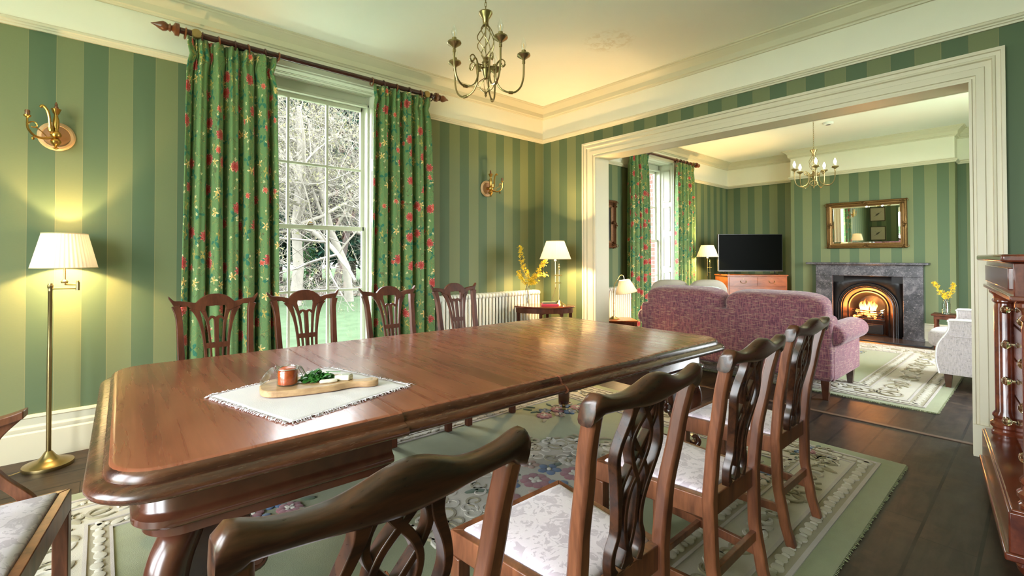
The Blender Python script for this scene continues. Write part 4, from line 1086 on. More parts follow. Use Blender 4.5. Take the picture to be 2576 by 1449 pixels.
# ------------------------------------------------------------------ chandeliers
def chandelier(label, loc, ztop, lit, rz, group=None):
    """origin at the hub; total length to the ceiling ztop"""
    root = thing('chandelier', label, 'chandelier', loc, rz, group); z = loc[2]
    bm = B(); n = int((ztop - z - .36) / .026)
    for k in range(n):
        zc = .36 + .026 * k + .013; a = (k % 2) * pi / 2
        tube(bm, [(.006 * cos(q) * cos(a), .006 * cos(q) * sin(a), zc + .017 * sin(q)) for q in [2 * pi * i / 10 for i in range(10)]], .0018, 5, closed=True)
    obj('chain', bm, BRASSD, root)
    bm = B(); lathe(bm, [(.001, ztop - z), (.045, ztop - z), (.045, ztop - z - .008), (.02, ztop - z - .03), (.004, ztop - z - .035)], seg=20); obj('ceiling_rose', bm, BRASSD, root)
    bm = B(); lathe(bm, [(.001, .37), (.008, .362), (.040, .352), (.041, .346), (.030, .325), (.019, .31), (.016, .285), (.018, .283), (.018, .275), (.001, .275)], seg=24); obj('cup', bm, BRASSD, root)
    bm = B()
    for k in range(6):
        pts = []
        for i in range(15):
            t = i / 14; a = 2 * pi * k / 6 + t * 2.6; rr = .012 + .040 * sin(pi * t) ** .9; pts.append((rr * cos(a), rr * sin(a), .28 - .20 * t))
        tube(bm, pts, .0028, 6)
    tube(bm, [(0, 0, .05), (0, 0, .28)], .003, 6); obj('twisted_cage', bm, BRASSD, root)
    bm = B(); lathe(bm, [(.001, .085), (.018, .085), (.019, .078), (.014, .072), (.024, .055), (.019, .048), (.019, .02), (.026, .012), (.022, .002), (.010, -.035), (.012, -.04), (.001, -.045)], seg=20); obj('hub', bm, BRASSD, root)
    bm = B()
    for k in range(6):
        a = pi * k / 6 * 2; tube(bm, [(.004 * cos(a) + .043 * sin(pi * i / 10) * cos(a), .004 * sin(a) + .043 * sin(pi * i / 10) * sin(a), -.035 - .085 * i / 10) for i in range(11)], .0024, 6)
    lathe(bm, [(.008, -.118), (.010, -.124), (.005, -.13), (.008, -.138), (.001, -.15)], seg=12); obj('finial', bm, BRASSD, root)
    for k in range(5):
        a = 2 * pi * k / 5; ca, sa = cos(a), sin(a)
        W = lambda u_, z_: (u_ * ca, u_ * sa, z_)
        bm = B()
        tube(bm, [W(.015, .02), W(.058, .02)], .006, 8); sph(bm, W(.042, .02), .010, 8); tube(bm, [W(.015, .036), W(.055, .034)], .004, 8)
        tube(bm, [W(u_, z_) for u_, z_ in smooth_pts([(.088, .055), (.075, .035), (.085, .065), (.108, .075), (.115, .05), (.100, .035), (.078, .062), (.062, .04), (.058, .0), (.062, -.05), (.088, -.095), (.13, -.115), (.17, -.115), (.205, -.085), (.222, -.03), (.225, .03), (.225, .075)][4:], 5)], .0056, 8)
        tube(bm, [W(u_, z_) for u_, z_ in smooth_pts([(.062, .0), (.068, .05), (.090, .078), (.112, .065), (.108, .040), (.092, .042), (.094, .054)], 5)], .0036, 8)
        tube(bm, [W(.135, -.117), W(.160, -.118)], .0095, 8); lathe(bm, [(.009, .055), (.009, .07)], W(.225, 0), 10)
        ar = obj('arm', bm, BRASSD, root)
        bm = B(); lathe(bm, [(.001, .072), (.008, .074), (.012, .082), (.036, .098), (.040, .104), (.038, .112), (.030, .104), (.014, .10), (.001, .10)], W(.225, 0), 22); obj('drip_pan', bm, BRASSD, ar)
        bm = B(); lathe(bm, [(.013, .10), (.013, .135), (.001, .135)], W(.225, 0), 14); obj('candle_tube', bm, BRASSD if not lit else CANDLE, ar)
        bm = B(); lathe(bm, [(.006, .135), (.009, .142), (.016, .160), (.0165, .170), (.010, .190), (.003, .208), (.001, .212)], W(.225, 0), 14); bl = obj('bulb', bm, BULBON if lit else BULB, ar)
        if not lit:
            bm = B(); tube(bm, [W(.225, .14), W(.222, .175), W(.228, .175), W(.225, .145)], .0012, 5); obj('filament', bm, FILO, ar)
        else:
            p = Vector(loc) + Matrix.Rotation(rz, 3, 'Z') @ Vector(W(.225, .165)); light('light_chandelier', tuple(p), 1.6, (1, .78, .5), .016)
    return root
chandelier('unlit five-arm antique brass chandelier hanging over the dining table', (-2.56, -1.985, 2.345), CZ, False, radians(35.7))
chandelier('lit five-arm chandelier hanging in the living room', (2.74, -2.18, 2.285), CZ, True, radians(57))

# ------------------------------------------------------------------ radiators
def radiator(label, x0, x1, z0, z1, yb=-.06, cols=3, pitch=.047):
    root = thing('radiator', label, 'radiator', ((x0 + x1) / 2, yb - .07, 0)); n = int((x1 - x0) / pitch); hx = (x1 - x0) / 2
    for k in range(n):
        bm = B(); x = -hx + (k + .5) * (x1 - x0) / n
        for c in range(cols):
            y = -.055 + .055 * c
            lathe(bm, [(.010, z0 + .03), (.0135, z0 + .06), (.0135, z1 - .06), (.010, z1 - .03)], (x, y, 0), 8, sc=(1.15, 1))
        for zz in (z0 + .03, z1 - .03): cushion(bm, (x, 0, zz), (.0185, .078, .030), .6, 14, 8)
        obj('radiator_section', bm, WHITE, root, sm=60)
    bm = B()
    for s in (-1, 1): tube(bm, [(s * (hx - .05), 0, z0 + .03), (s * (hx + .03), 0, z0 + .03), (s * (hx + .03), 0, 0)], .010, 8); lathe(bm, [(.016, .0), (.016, .03)], (s * (hx + .03), 0, z0 + .02), 10)
    for s in (-1, 1): box(bm, s * (hx - .1) - .012, s * (hx - .1) + .012, -.05, .05, 0, z0 + .01)
    obj('pipework', bm, WHITE, root)
    return root
radiator('white column radiator under the right sconce, behind the farthest slat chair', -1.66, -.245, .10, .865)
radiator('cream column radiator glowing under the reading lamp behind the archway', .55, 1.66, .12, .835)

# ------------------------------------------------------------------ oval side table with vase, books, lamp
ot = thing('side_table', 'oval mahogany side table beside the archway with lamp, books and vase', 'table', (-.487, -.487, 0), RD)
bm = B(); lathe(bm, [(.001, .700), (.335, .700), (.342, .706), (.342, .714), (.335, .720), (.001, .720)], seg=56, sc=(1, .60)); obj('table_top', bm, MAHR, ot)
bm = B(); lathe(bm, [(.300, .645), (.318, .645), (.318, .700), (.300, .700)], seg=56, sc=(1, .60)); obj('apron', bm, MAHC, ot)
for sx, sy in ((-.29, .0), (.29, .0), (-.06, -.165), (.05, .165), (.17, -.14)):
    bm = B(); loft(bm, [[(sx - .010, sy - .010, 0), (sx + .010, sy - .010, 0), (sx + .010, sy + .010, 0), (sx - .010, sy + .010, 0)], [(sx - .016, sy - .016, .66), (sx + .016, sy - .016, .66), (sx + .016, sy + .016, .66), (sx - .016, sy + .016, .66)]])
    sg = 1 if sx < 0 else -1; tube(bm, [(sx, sy, .60), (sx + sg * .012, sy, .635), (sx + sg * .05, sy, .65)], .006, 6)
    obj('leg', bm, MAHC, ot)
def ov(t, w, z): v = Matrix.Rotation(RD, 3, 'Z') @ Vector((t, w, 0)); return (-.487 + v.x, -.487 + v.y, z)
def book(name_label, loc, rz, L, W_, H, cov):
    root = thing('book', name_label, 'book', loc, rz)
    bm = B(); box(bm, -L / 2, L / 2, -W_ / 2, W_ / 2, 0, .003); box(bm, -L / 2, L / 2, -W_ / 2, W_ / 2, H - .003, H); box(bm, -L / 2, L / 2, -W_ / 2, -W_ / 2 + .003, 0, H); obj('cover', bm, cov, root, bev=.001)
    bm = B(); box(bm, -L / 2 + .004, L / 2 - .004, -W_ / 2 + .003, W_ / 2 - .005, .003, H - .003); obj('pages', bm, PAGES, root)
book('red hardback book lying under the green one', ov(.05, -.06, .7205), RD, .185, .13, .022, BOOKR)
book('smaller green book lying on the red book', ov(.045, -.05, .7430), RD + .08, .15, .10, .020, BOOKG)
def forsythia_vase(lv, lf, loc, H, R_, stems, seed, group=None):
    rnd = random.Random(seed)
    v = thing('glass_vase', lv, 'vase', loc)
    bm = B(); t = .003
    pr = [(.001, 0), (R_, 0), (R_, H * .72), (R_ * .72, H * .84), (R_ * .68, H * .92), (R_ * .85, H), (R_ * .85 - t, H), (R_ * .68 - t, H * .92), (R_ * .72 - t, H * .83), (R_ - t, H * .71), (R_ - t, .006), (.001, .006)]
    lathe(bm, pr, seg=24); obj('jar', bm, GLASS, v, sm=40)
    f_ = thing('forsythia_branches', lf, 'flowers', (loc[0], loc[1], loc[2] + .01))
    for pts in stems:
        P_ = smooth_pts(pts, 6); bm = B(); tube(bm, P_, [.0028 * (1 - .6 * i / len(P_)) for i in range(len(P_))], 5)
        s = obj('stem', bm, TWIG, f_); bm = B(); n = 0
        for i, p in enumerate(P_):
            if p[2] < H * 1.05: continue
            for q in range(4):
                c = Vector(p) + Vector((rnd.gauss(0, .013), rnd.gauss(0, .013), rnd.gauss(0, .012))); ax = Vector((rnd.gauss(0, 1), rnd.gauss(0, 1), rnd.gauss(0, 1))).normalized()
                M_ = ax.to_track_quat('Z', 'Y').to_matrix()
                for k in range(4):
                    a = pi / 2 * k; d = M_ @ Vector((cos(a), sin(a), .5)); e = M_ @ Vector((-sin(a), cos(a), 0)); L = .017
                    vs = [bm.verts.new(c), bm.verts.new(c + d * L * .5 + e * .0042), bm.verts.new(c + d * L), bm.verts.new(c + d * L * .5 - e * .0042)]; bm.faces.new(vs)
        obj('blossom', bm, YEL, s, sm=0)
    return v
RR_ = Vector((.766, -.643, 0))
def st3(l): return [tuple(RR_ * t + Vector((.643, .766, 0)) * w + Vector((0, 0, z))) for t, w, z in l]
forsythia_vase('clear glass bottle vase of forsythia on the oval side table, before the radiator', 'yellow forsythia sprays in the bottle vase before the radiator', ov(-.19, -.02, .7205), .215, .036,
    [st3([(.0, 0, .01), (-.02, 0, .15), (.01, .0, .26), (-.01, .01, .36), (-.06, 0, .46), (-.075, 0, .58), (-.07, 0, .64)]),
     st3([(.01, 0, .01), (.0, 0, .12), (.02, 0, .24), (.09, 0, .34), (.14, .01, .40), (.19, 0, .46), (.215, 0, .52)]),
     st3([(-.01, 0, .01), (.01, 0, .2), (.05, -.01, .29), (.12, 0, .33), (.20, 0, .34)]),
     st3([(0, 0, .01), (-.01, 0, .2), (-.06, 0, .28), (-.09, .0, .33), (-.1, 0, .36)]),
     st3([(0, 0, .01), (.02, 0, .2), (.06, .0, .26), (.09, 0, .24)])], 4)

# ------------------------------------------------------------------ things on the dining table
TZ = .7505
cl = thing('place_mat', 'white fringed cotton cloth under the wooden board on the dining table', 'cloth', (-3.66, -2.29, TZ))
cor = [Vector((-3.975, -2.126)), Vector((-3.836, -2.596)), Vector((-3.346, -2.464)), Vector((-3.475, -1.977))]
bm = B(); N = 24; g = []
for i in range(N + 1):
    rw = []
    for j in range(N + 1):
        a, b_ = i / N, j / N; p = (cor[0] * (1 - a) + cor[1] * a) * (1 - b_) + (cor[3] * (1 - a) + cor[2] * a) * b_
        z = .002 + .0015 * (1 + sin(a * 9 + b_ * 4) * sin(b_ * 7)) + .004 * math.exp(-((b_ - .52) / .02) ** 2)
        rw.append(bm.verts.new((p.x + 3.66, p.y + 2.29, z)))
    g.append(rw)
for i in range(N):
    for j in range(N): bm.faces.new((g[i][j], g[i + 1][j], g[i + 1][j + 1], g[i][j + 1])).smooth = True
o = obj('cloth', bm, CLOTH, cl, sm=60); md = o.modifiers.new('t', 'SOLIDIFY'); md.thickness = .0015
bm = B(); rnd = random.Random(2)
for k in range(4):
    a, b_ = cor[k], cor[(k + 1) % 4]; L = (b_ - a).length; d = (b_ - a) / L; n_ = Vector((-d.y, d.x)) * (1 if k in (99,) else -1)
    if ((a + b_) / 2 - Vector((-3.66, -2.29))).dot(n_) < 0: n_ = -n_
    for q in range(int(L / .0035)):
        p = a + d * (q * .0035); e = p + n_ * rnd.uniform(.010, .020) + d * rnd.gauss(0, .006); m = (p + e) / 2 + d * rnd.gauss(0, .004)
        tube(bm, [(p.x + 3.66, p.y + 2.29, .004), (m.x + 3.66, m.y + 2.29, rnd.uniform(.004, .009)), (e.x + 3.66, e.y + 2.29, .002)], .0011, 4)
fr = obj('fringe', bm, CLOTH, cl, sm=0); fr['kind'] = 'stuff'
# board outline from its plan
bd = thing('serving_board', 'wooden serving board with a handle, on the white cloth', 'board', (-3.66, -2.30, TZ + .006))
A_ = Vector((-3.64, -2.285)); ax = Vector((.90, -.436)).normalized()
pl = [(-.205, .0), (-.19, .065), (-.155, .098), (-.05, .108), (.06, .112), (.10, .095), (.105, .055), (.11, .03), (.15, .012), (.185, .018), (.21, .022), (.225, .005), (.222, -.022), (.19, -.035), (.15, -.028), (.11, -.035), (.06, -.062), (-.04, -.088), (-.14, -.094), (-.185, -.065)]
pl = smooth_pts(pl + [pl[0]], 4)[:-1]
def brd(t, w): return (A_.x + ax.x * t - ax.y * w + 3.66, A_.y + ax.y * t + ax.x * w + 2.30)
bm = B(); prism(bm, [brd(*p) for p in pl], 0, .024); obj('board', bm, TEAK, bd, bev=.004, sm=50)
bm = B(); lathe(bm, [(.005, .0241), (.001, .0243)], (*brd(.2, -.006), 0), 12); obj('hanging_hole', bm, MAHD, bd)
BZ = TZ + .0305
def bw(t, w): x, y = brd(t, w); return (x - 3.66, y - 2.30)
jr = thing('clip_jar', 'small clip-top glass jar of tomato chutney with its lid open, on the board', 'jar', (*bw(-.105, -.012), BZ))
bm = B(); lathe(bm, [(.001, 0), (.036, 0), (.038, .004), (.038, .052), (.034, .058), (.039, .062), (.039, .068), (.034, .068), (.031, .060), (.035, .052), (.035, .005), (.001, .005)], seg=32); obj('glass_body', bm, GLASS, jr)
bm = B(); lathe(bm, [(.001, .0055), (.0345, .0055), (.0345, .051), (.031, .060), (.018, .066), (.001, .068)], seg=28); obj('chutney', bm, SAUCE, jr)
bm = B(); torus(bm, .0395, .0016, .0615); e = RR_
for s in (-1, 1):
    c = e * s * .040; tube(bm, [tuple(c + Vector((0, 0, .062))), tuple(c + e * s * .006 + Vector((0, 0, .072))), tuple(c + e * s * .012 + Vector((0, 0, .058))), tuple(c + e * s * .004 + Vector((0, 0, .05)))], .0015, 6)
for k in (-1, 1):
    o_ = Vector((.643, .766, 0)) * .007 * k
    tube(bm, [tuple(e * .042 + o_ + Vector((0, 0, .066))), tuple(e * .060 + o_ + Vector((0, 0, .035))), tuple(e * .068 + o_ * .3 + Vector((0, 0, .040))), tuple(e * .050 + o_ * .5 + Vector((0, 0, .068)))], .0013, 6)
obj('wire_clip', bm, STEEL, jr)
bm = B(); lathe(bm, [(.001, 0), (.030, 0), (.034, .004), (.036, .009), (.030, .012), (.001, .012)], seg=28); lathe(bm, [(.0375, .004), (.0385, .006), (.0375, .008)], seg=28)
bmesh.ops.transform(bm, matrix=Matrix.Translation(tuple(-e * .072 + Vector((0, 0, .028)))) @ Matrix.Rotation(radians(40), 4, 'Z').inverted() @ Matrix.Rotation(radians(-58), 4, 'Y'), verts=bm.verts); obj('glass_lid', bm, GLASS, jr)
rk = thing('rocket_leaves', 'heap of green rocket leaves on the serving board', 'salad', (*bw(-.005, .030), BZ))
bm = B(); rnd = random.Random(12)
for k in range(150):
    a = rnd.uniform(0, 6.28); q = rnd.uniform(0, 1) ** .6; c = Vector((cos(a) * .062 * q, sin(a) * .040 * q, .004 + .036 * (1 - q) * rnd.random() + .004)); L = rnd.uniform(.018, .045); w = rnd.uniform(.004, .010)
    d = Vector((rnd.gauss(0, 1), rnd.gauss(0, 1), rnd.gauss(0, .35))).normalized(); sd = d.cross(Vector((rnd.gauss(0, .4), rnd.gauss(0, .4), 1))).normalized(); nn = sd.cross(d)
    row = []
    for t, ww in ((-.5, .1), (-.25, .8), (0, 1), (.2, .6), (.35, .9), (.5, .1)):
        p = c + d * L * t - nn * .006 * (t * 2) ** 2; p.z = max(p.z, .002); a1 = p + sd * w * ww; b1 = p - sd * w * ww; a1.z = max(a1.z, .001); b1.z = max(b1.z, .001); row.append((bm.verts.new(a1), bm.verts.new(b1)))
    for r_, s_ in zip(row, row[1:]): bm.faces.new((r_[0], r_[1], s_[1], s_[0]))
tube(bm, [(.03, -.01, .03), (.075, -.045, .028)], .0014, 5)
o = obj('leaves', bm, LEAF, rk, sm=60); o['kind'] = 'stuff'
ch = thing('cheese_piece', 'thick wedge of pale rinded cheese nearest the board handle', 'cheese', (*bw(.095, .008), BZ), -.5)
bm = B(); prism(bm, [(-.034, -.014), (.020, -.020), (.036, .004), (.012, .022), (-.020, .012)], .0, .020); obj('cheese', bm, CHEESE, ch, bev=.004); bm = B(); prism(bm, [(-.004, -.014), (.022, -.017), (.032, .003), (.010, .018), (-.010, .006)], .0195, .0215); obj('rind', bm, plain('grey_rind', (.50, .50, .42), .7), ch, bev=.001)
ch = thing('cheese_piece', 'flat crumbled slice of pale cheese at the near edge of the board', 'cheese', (*bw(.040, -.018), BZ), -.3)
bm = B(); rnd = random.Random(3); prism(bm, [(-.033 + .002 * rnd.random(), -.008), (-.02, -.012), (-.008, -.010), (.004, -.013), (.018, -.010), (.034, -.006), (.032, .006), (.0, .012), (-.028, .008)], 0, .011); obj('cheese', bm, CHEESE, ch, bev=.003)

# ------------------------------------------------------------------ tall chest of drawers at the right edge
ck = thing('chest_of_drawers', 'tall mahogany chest with turned columns and glass knobs at the right edge', 'chest of drawers', (-1.56, -3.985, 0), radians(6.8))
CW = 1.21
bm = B(); box(bm, .05, CW - .05, -.50, -.125, .27, 1.235)
for a, b_ in ((.0, .0),): box(bm, .03, CW - .03, -.50, -.025, 1.095, 1.235)
box(bm, .01, CW - .01, -.50, -.012, 1.085, 1.105); box(bm, .10, CW - .10, -.03, -.015, 1.125, 1.215)
obj('carcase', bm, MAHR, ck, bev=.004)
bm = B(); box(bm, -.01, CW + .01, -.52, .012, 1.238, 1.270); obj('top', bm, MAHR, ck, bev=.010, seg=3)
bm = B(); box(bm, 0, CW, -.51, 0, .105, .265); box(bm, -.012, CW + .012, -.51, .012, .078, .108); box(bm, .008, CW - .008, -.50, -.008, .262, .275); obj('plinth', bm, MAHR, ck, bev=.006)
for x in (.07, CW - .07):
    bm = B(); lathe(bm, [(.001, .272), (.054, .272), (.056, .285), (.050, .292), (.050, .302), (.060, .315), (.060, .33), (.048, .342), (.046, .36), (.052, .37), (.052, .38), (.040, .40), (.040, .97), (.038, 1.0), (.047, 1.01), (.047, 1.02), (.040, 1.03), (.043, 1.045), (.058, 1.06), (.058, 1.075), (.050, 1.086), (.001, 1.086)], (x, -.088, 0), 28); obj('column', bm, MAHR, ck)
zz = [.29, .51, .71, .89, 1.075]
for a, b_ in zip(zz, zz[1:]):
    bm = B(); box(bm, .145, CW - .145, -.14, -.115, a + .006, b_ - .006); dr = obj('drawer', bm, MAHR, ck, bev=.003)
    for x in (.30, CW - .30):
        bm = B(); zc = (a + b_) / 2; lathe(bm, [(.014, -.076), (.014, -.071), (.007, -.067), (.008, -.052), (.017, -.046), (.0225, -.037), (.0225, -.030), (.017, -.021), (.008, -.016), (.001, -.016)], (x, -.04, zc), 10, axis='y'); obj('glass_knob', bm, KNOB, dr, sm=20)
for x in (.08, CW - .08):
    for y in (-.43, -.07):
        bm = B(); lathe(bm, [(.001, 0), (.025, 0), (.040, .018), (.046, .040), (.036, .062), (.030, .078), (.001, .078)], (x, y, 0), 20); obj('bun_foot', bm, MAHR, ck)

# ------------------------------------------------------------------ living room seating
sf = thing('sofa', 'large plum tweed sofa with its back to the dining table', 'sofa', (1.0, -1.96, 0))
def W0(x, y, z=0): return (x - 1.0, y + 1.96, z)
bm = B(); box(bm, .56 - 1, .80 - 1, -.93, .93, .165, .735); obj('back_frame', bm, TWEED, sf, bev=.045, seg=5, sm=60)
bm = B(); box(bm, .70 - 1, 1.44 - 1, -.86, .86, .165, .40); obj('seat_base', bm, TWEED, sf, bev=.02, seg=3)
for s in (-1, 1):
    bm = B(); box(bm, .62 - 1, 1.50 - 1, s * .86 - .075, s * .86 + .075, .165, .56); am = obj('arm', bm, TWEED, sf, bev=.02, seg=3)
    bm = B(); lathe(bm, [(.001, -.38), (.085, -.38), (.103, -.36), (.108, -.30), (.108, .44), (.100, .485), (.080, .505), (.001, .505)], (.0, s * .90, .565), 24, axis='x', sc=(1.08, .92)); obj('arm_roll', bm, TWEED, am, sm=70)
    bm = B(); cushion(bm, (.98 - .85, s * .395, .455), (.34, .385, .085), .32); obj('seat_cushion', bm, TWEED, sf, sm=80)
    bm = B(); cushion(bm, (.725 - 1, s * .447, .745), (.165, .442, .185), .5, 44, 20, rot=Matrix.Rotation(radians(-8), 3, 'Y')); bc = obj('back_cushion', bm, TWEED, sf, sm=80)
    for x in (.615 - 1, 1.41 - 1):
        bm = B(); y = s * .875; loft(bm, [[(x - .020, y - .020, 0), (x + .020, y - .020, 0), (x + .020, y + .020, 0), (x - .020, y + .020, 0)], [(x - .032, y - .032, .17), (x + .032, y - .032, .17), (x + .032, y + .032, .17), (x - .032, y + .032, .17)]]); obj('leg', bm, MAHD, sf)
def pillow(label, loc, rz, ry, s, mat, grp=None):
    root = thing('cushion', label, 'cushion', loc, rz); bm = B()
    cushion(bm, (0, 0, 0), (.07 * s / .45 * 1.0, s / 2, s / 2), .62, 28, 14, rot=Matrix.Rotation(ry, 3, 'Y'))
    for v in bm.verts:
        q = min(1, (abs(v.co.y) / (s / 2)) * (abs(v.co.z) / (s / 2))); v.co.x *= 1 - .4 * q
    obj('cover', bm, mat, root, sm=80); return root
pillow('cream linen cushion nearest the window, at the left end of the sofa', (.985, -1.17, .760), radians(35), radians(-14), .46, LINEN)
pillow('cream linen cushion right of the other linen one, behind the blue print cushion', (1.19, -1.52, .765), radians(50), radians(-12), .46, LINEN)
pillow('small white cushion with blue print poking above the sofa back', (1.00, -1.60, .735), radians(42), radians(-20), .40, TOILE)

ac = thing('armchair', 'oatmeal upholstered armchair half hidden by the right archway casing', 'armchair', (2.3, -3.75, 0))
AO = [(.33, .14), (.352, .26), (.348, .38), (.325, .45), (.285, .52), (.262, .58), (.262, .635), (.25, .655), (.0, .66), (-.40, .68), (-.42, .14)]
for s, up in ((-1, 0), (1, .05)):
    bm = B(); x0, x1 = (-.40, -.28) if s < 0 else (.28, .40)
    pts = smooth_pts(AO, 4)
    loft(bm, [[(x0, y, z + up * (z > .5)) for y, z in pts], [(x1, y, z + up * (z > .5)) for y, z in pts]]); a_ = obj('arm', bm, CREAMT, ac, bev=.012, seg=3, sm=50)
    bm = B()
    for xx in (x0, x1): tube(bm, [(xx, y, z + up * (z > .5)) for y, z in pts], .006, 6)
    obj('piping', bm, PIPING, a_)
    bm = B(); tube(bm, [(x0 - .001, .25, .505), (x0 - .001, -.4, .505)], .003, 5); obj('seam', bm, CREAMT, a_)
bm = B(); box(bm, -.29, .29, -.40, .30, .15, .38); obj('seat_base', bm, CREAMT, ac, bev=.02)
bm = B(); cushion(bm, (0, .02, .445), (.275, .42, .095), .4); obj('seat_cushion', bm, CREAMT, ac, sm=80)
bm = B(); box(bm, -.38, .38, -.48, -.30, .15, .90); obj('back', bm, CREAMT, ac, bev=.06, seg=5)
bm = B(); cushion(bm, (0, -.24, .68), (.27, .10, .21), .45, rot=Matrix.Rotation(radians(8), 3, 'X')); obj('back_cushion', bm, CREAMT, ac, sm=80)
for sx in (-.345, .345):
    for y in (.27, -.42):
        bm = B(); loft(bm, [[(sx - .018, y - .018, 0), (sx + .018, y - .018, 0), (sx + .018, y + .018, 0), (sx - .018, y + .018, 0)], [(sx - .030, y - .030, .15), (sx + .030, y - .030, .15), (sx + .030, y + .030, .15), (sx - .030, y + .030, .15)]]); obj('leg', bm, MAHD, ac)

# television on its chest, set across the corner
DA = radians(-40)
FX, FY = 3.825, -.635            # front left corner of the chest
tc_ = thing('chest_of_drawers', 'mahogany chest of drawers with brass handles under the television', 'chest of drawers', (FX, FY, 0), DA)
Wd, Dp = 1.005, .44
bm = B(); box(bm, .0, Wd, .0, Dp, .07, .93); obj('carcase', bm, TVW, tc_, bev=.003)
bm = B(); box(bm, -.015, Wd + .015, -.015, Dp + .005, .93, .955); obj('top', bm, TVW, tc_, bev=.006)
def bail(parent, x, z):
    bm = B(); tube(bm, smooth_pts([(x - .045, -.012, z), (x - .042, -.02, z - .025), (x, -.022, z - .038), (x + .042, -.02, z - .025), (x + .045, -.012, z)], 5), .0035, 6)
    for s in (-1, 1): lathe(bm, [(.011, 0), (.011, -.004), (.004, -.014)], (x + s * .045, 0, z), 10, axis='y')
    box(bm, x - .055, x + .055, -.003, 0, z - .012, z + .014); obj('handle', bm, BRASSD, parent)
rows = [(.765, .915, 2), (.585, .755, 1), (.36, .575, 1), (.11, .35, 1)]
for a, b_, n in rows:
    for k in range(n):
        x0, x1 = .022 + (Wd - .044) * k / n + .004, .022 + (Wd - .044) * (k + 1) / n - .004
        bm = B(); box(bm, x0, x1, -.006, .01, a, b_); d_ = obj('drawer', bm, TVW, tc_, bev=.002)
        if n == 2: bail(d_, (x0 + x1) / 2, (a + b_) / 2 + .01); bm = B(); lathe(bm, [(.006, -.006), (.006, -.009), (.001, -.009)], ((x0 + x1) / 2, 0, (a + b_) / 2 + .045), 8, axis='y'); obj('keyhole', bm, BRASSD, d_)
        else: bail(d_, .25 * Wd, (a + b_) / 2 + .01); bail(d_, .75 * Wd, (a + b_) / 2 + .01)
for x in (.03, Wd - .03): bm = B(); box(bm, x - .03, x + .03, -.004, .06, 0, .075); obj('bracket_foot', bm, TVW, tc_, bev=.01)
tv = thing('television', 'large black flat-screen television standing on the mahogany chest', 'television', (FX + .766 * .50 + .643 * .2, FY - .643 * .50 + .766 * .2, .956), DA)
bm = B(); box(bm, -.555, .555, 0, .045, .058, .695); obj('casing', bm, BLACKP, tv, bev=.004)
bm = B(); box(bm, -.545, .545, -.003, .001, .072, .686); obj('screen', bm, SCREEN, tv)
bm = B(); box(bm, -.559, -.5545, -.004, .044, .055, .698); box(bm, -.559, .559, -.003, .006, .052, .0585); obj('edge_trim', bm, SILVER, tv)
for s in (-1, 1): bm = B(); tube(bm, [(s * .43, .02, .06), (s * .43, .02, .01)], .010, 8); box(bm, s * .43 - .012, s * .43 + .012, -.10, .13, 0, .010); obj('stand_foot', bm, BLACKP, tv)

# ------------------------------------------------------------------ fireplace
fp = thing('fireplace', 'grey marble fireplace with arched cast iron insert and burning fire', 'fireplace', (XB, -2.27, 0))
def Fb(nm, mat, boxes, bev=.004, parent=None):
    bm = B()
    for x0, x1, y0, y1, z0, z1 in boxes: box(bm, x0, x1, y0, y1, z0, z1)
    return obj(nm, bm, mat, parent or fp, bev=bev)
YL, YR = .67, -.665       # outer edges (left in view is +)
Fb('jamb', MARBLE, [(-.10, -.001, .44, YL, 0, .955), (-.108, -.001, .43, YL + .008, 0, .05)]); Fb('jamb', MARBLE, [(-.10, -.001, YR, -.44, 0, .955), (-.108, -.001, YR - .008, -.43, 0, .05)])
Fb('frieze_panel', MARBLE, [(-.10, -.001, YR, YL, .955, 1.13)]); Fb('mantel_shelf', MARBLE, [(-.19, -.001, -.735, .79, 1.135, 1.168), (-.13, -.001, YR - .02, YL + .02, 1.12, 1.135)], .006)
bm = B(); ZC, R1 = .46, .365
def arch(rr, x, n=24, zb=.02):
    return [(x, rr, zb)] + [(x, rr * cos(pi * k / n), ZC + rr * sin(pi * k / n)) for k in range(n + 1)] + [(x, -rr, zb)]
out = []
ap = arch(R1, -.035)
for (x, y, z) in ap:
    if z <= ZC + 1e-6: out.append((x, math.copysign(.44, y), z))
    else:
        a = atan2(z - ZC, y); t = min(.44 / max(1e-6, abs(cos(a))), (.955 - ZC) / max(1e-6, sin(a))); out.append((x, t * cos(a), ZC + t * sin(a)))
loft(bm, [ap, out], closed=False, cap=False)
loft(bm, [out, [(-.001, y, z) for x, y, z in out]], closed=False, cap=False)
# corner fill triangles
for sgn in (1, -1):
    k = max(range(len(out)), key=lambda i: sgn * out[i][1] * 10 + out[i][2]); 
    box(bm, -.036, -.030, sgn * .30 if sgn > 0 else -.44, .44 if sgn > 0 else -.30, .85, .955)
plate_o = obj('iron_plate', bm, IRON, fp, sm=40); sd = plate_o.modifiers.new('t', 'SOLIDIFY'); sd.thickness = .004
bm = B()
for rr, tr in ((.372, .010), (.352, .007)): tube(bm, arch(rr, -.040), tr, 8)
obj('outer_arch_moulding', bm, IRON, fp)
bm = B(); loft(bm, [arch(.345, -.035), arch(.335, -.045), arch(.325, -.030), arch(.312, -.036), arch(.300, -.012), arch(.262, .03), arch(.25, .02), arch(.235, .035)], closed=False, cap=False); obj('splayed_ring', bm, IRONR, fp, sm=50)
bm = B(); loft(bm, [arch(.236, .034), arch(.225, .10), arch(.17, .26)], closed=False, cap=False); loft(bm, [arch(.17, .258), [(.262, y * .02, .02 + (z - .02) * .5) for x, y, z in arch(.17, .26)]], closed=False, cap=False); o = obj('firebox', bm, IRON, fp, sm=50); 
bm = B(); box(bm, .02, .265, -.24, .24, 0, .022); obj('ash_tray', bm, IRON, fp)
bm = B()
for z in (.30, .335, .37, .405): tube(bm, [(.03, -.20, z), (-.012, -.14, z), (-.02, 0, z), (-.012, .14, z), (.03, .20, z)], .006 if z < .4 else .009, 8)
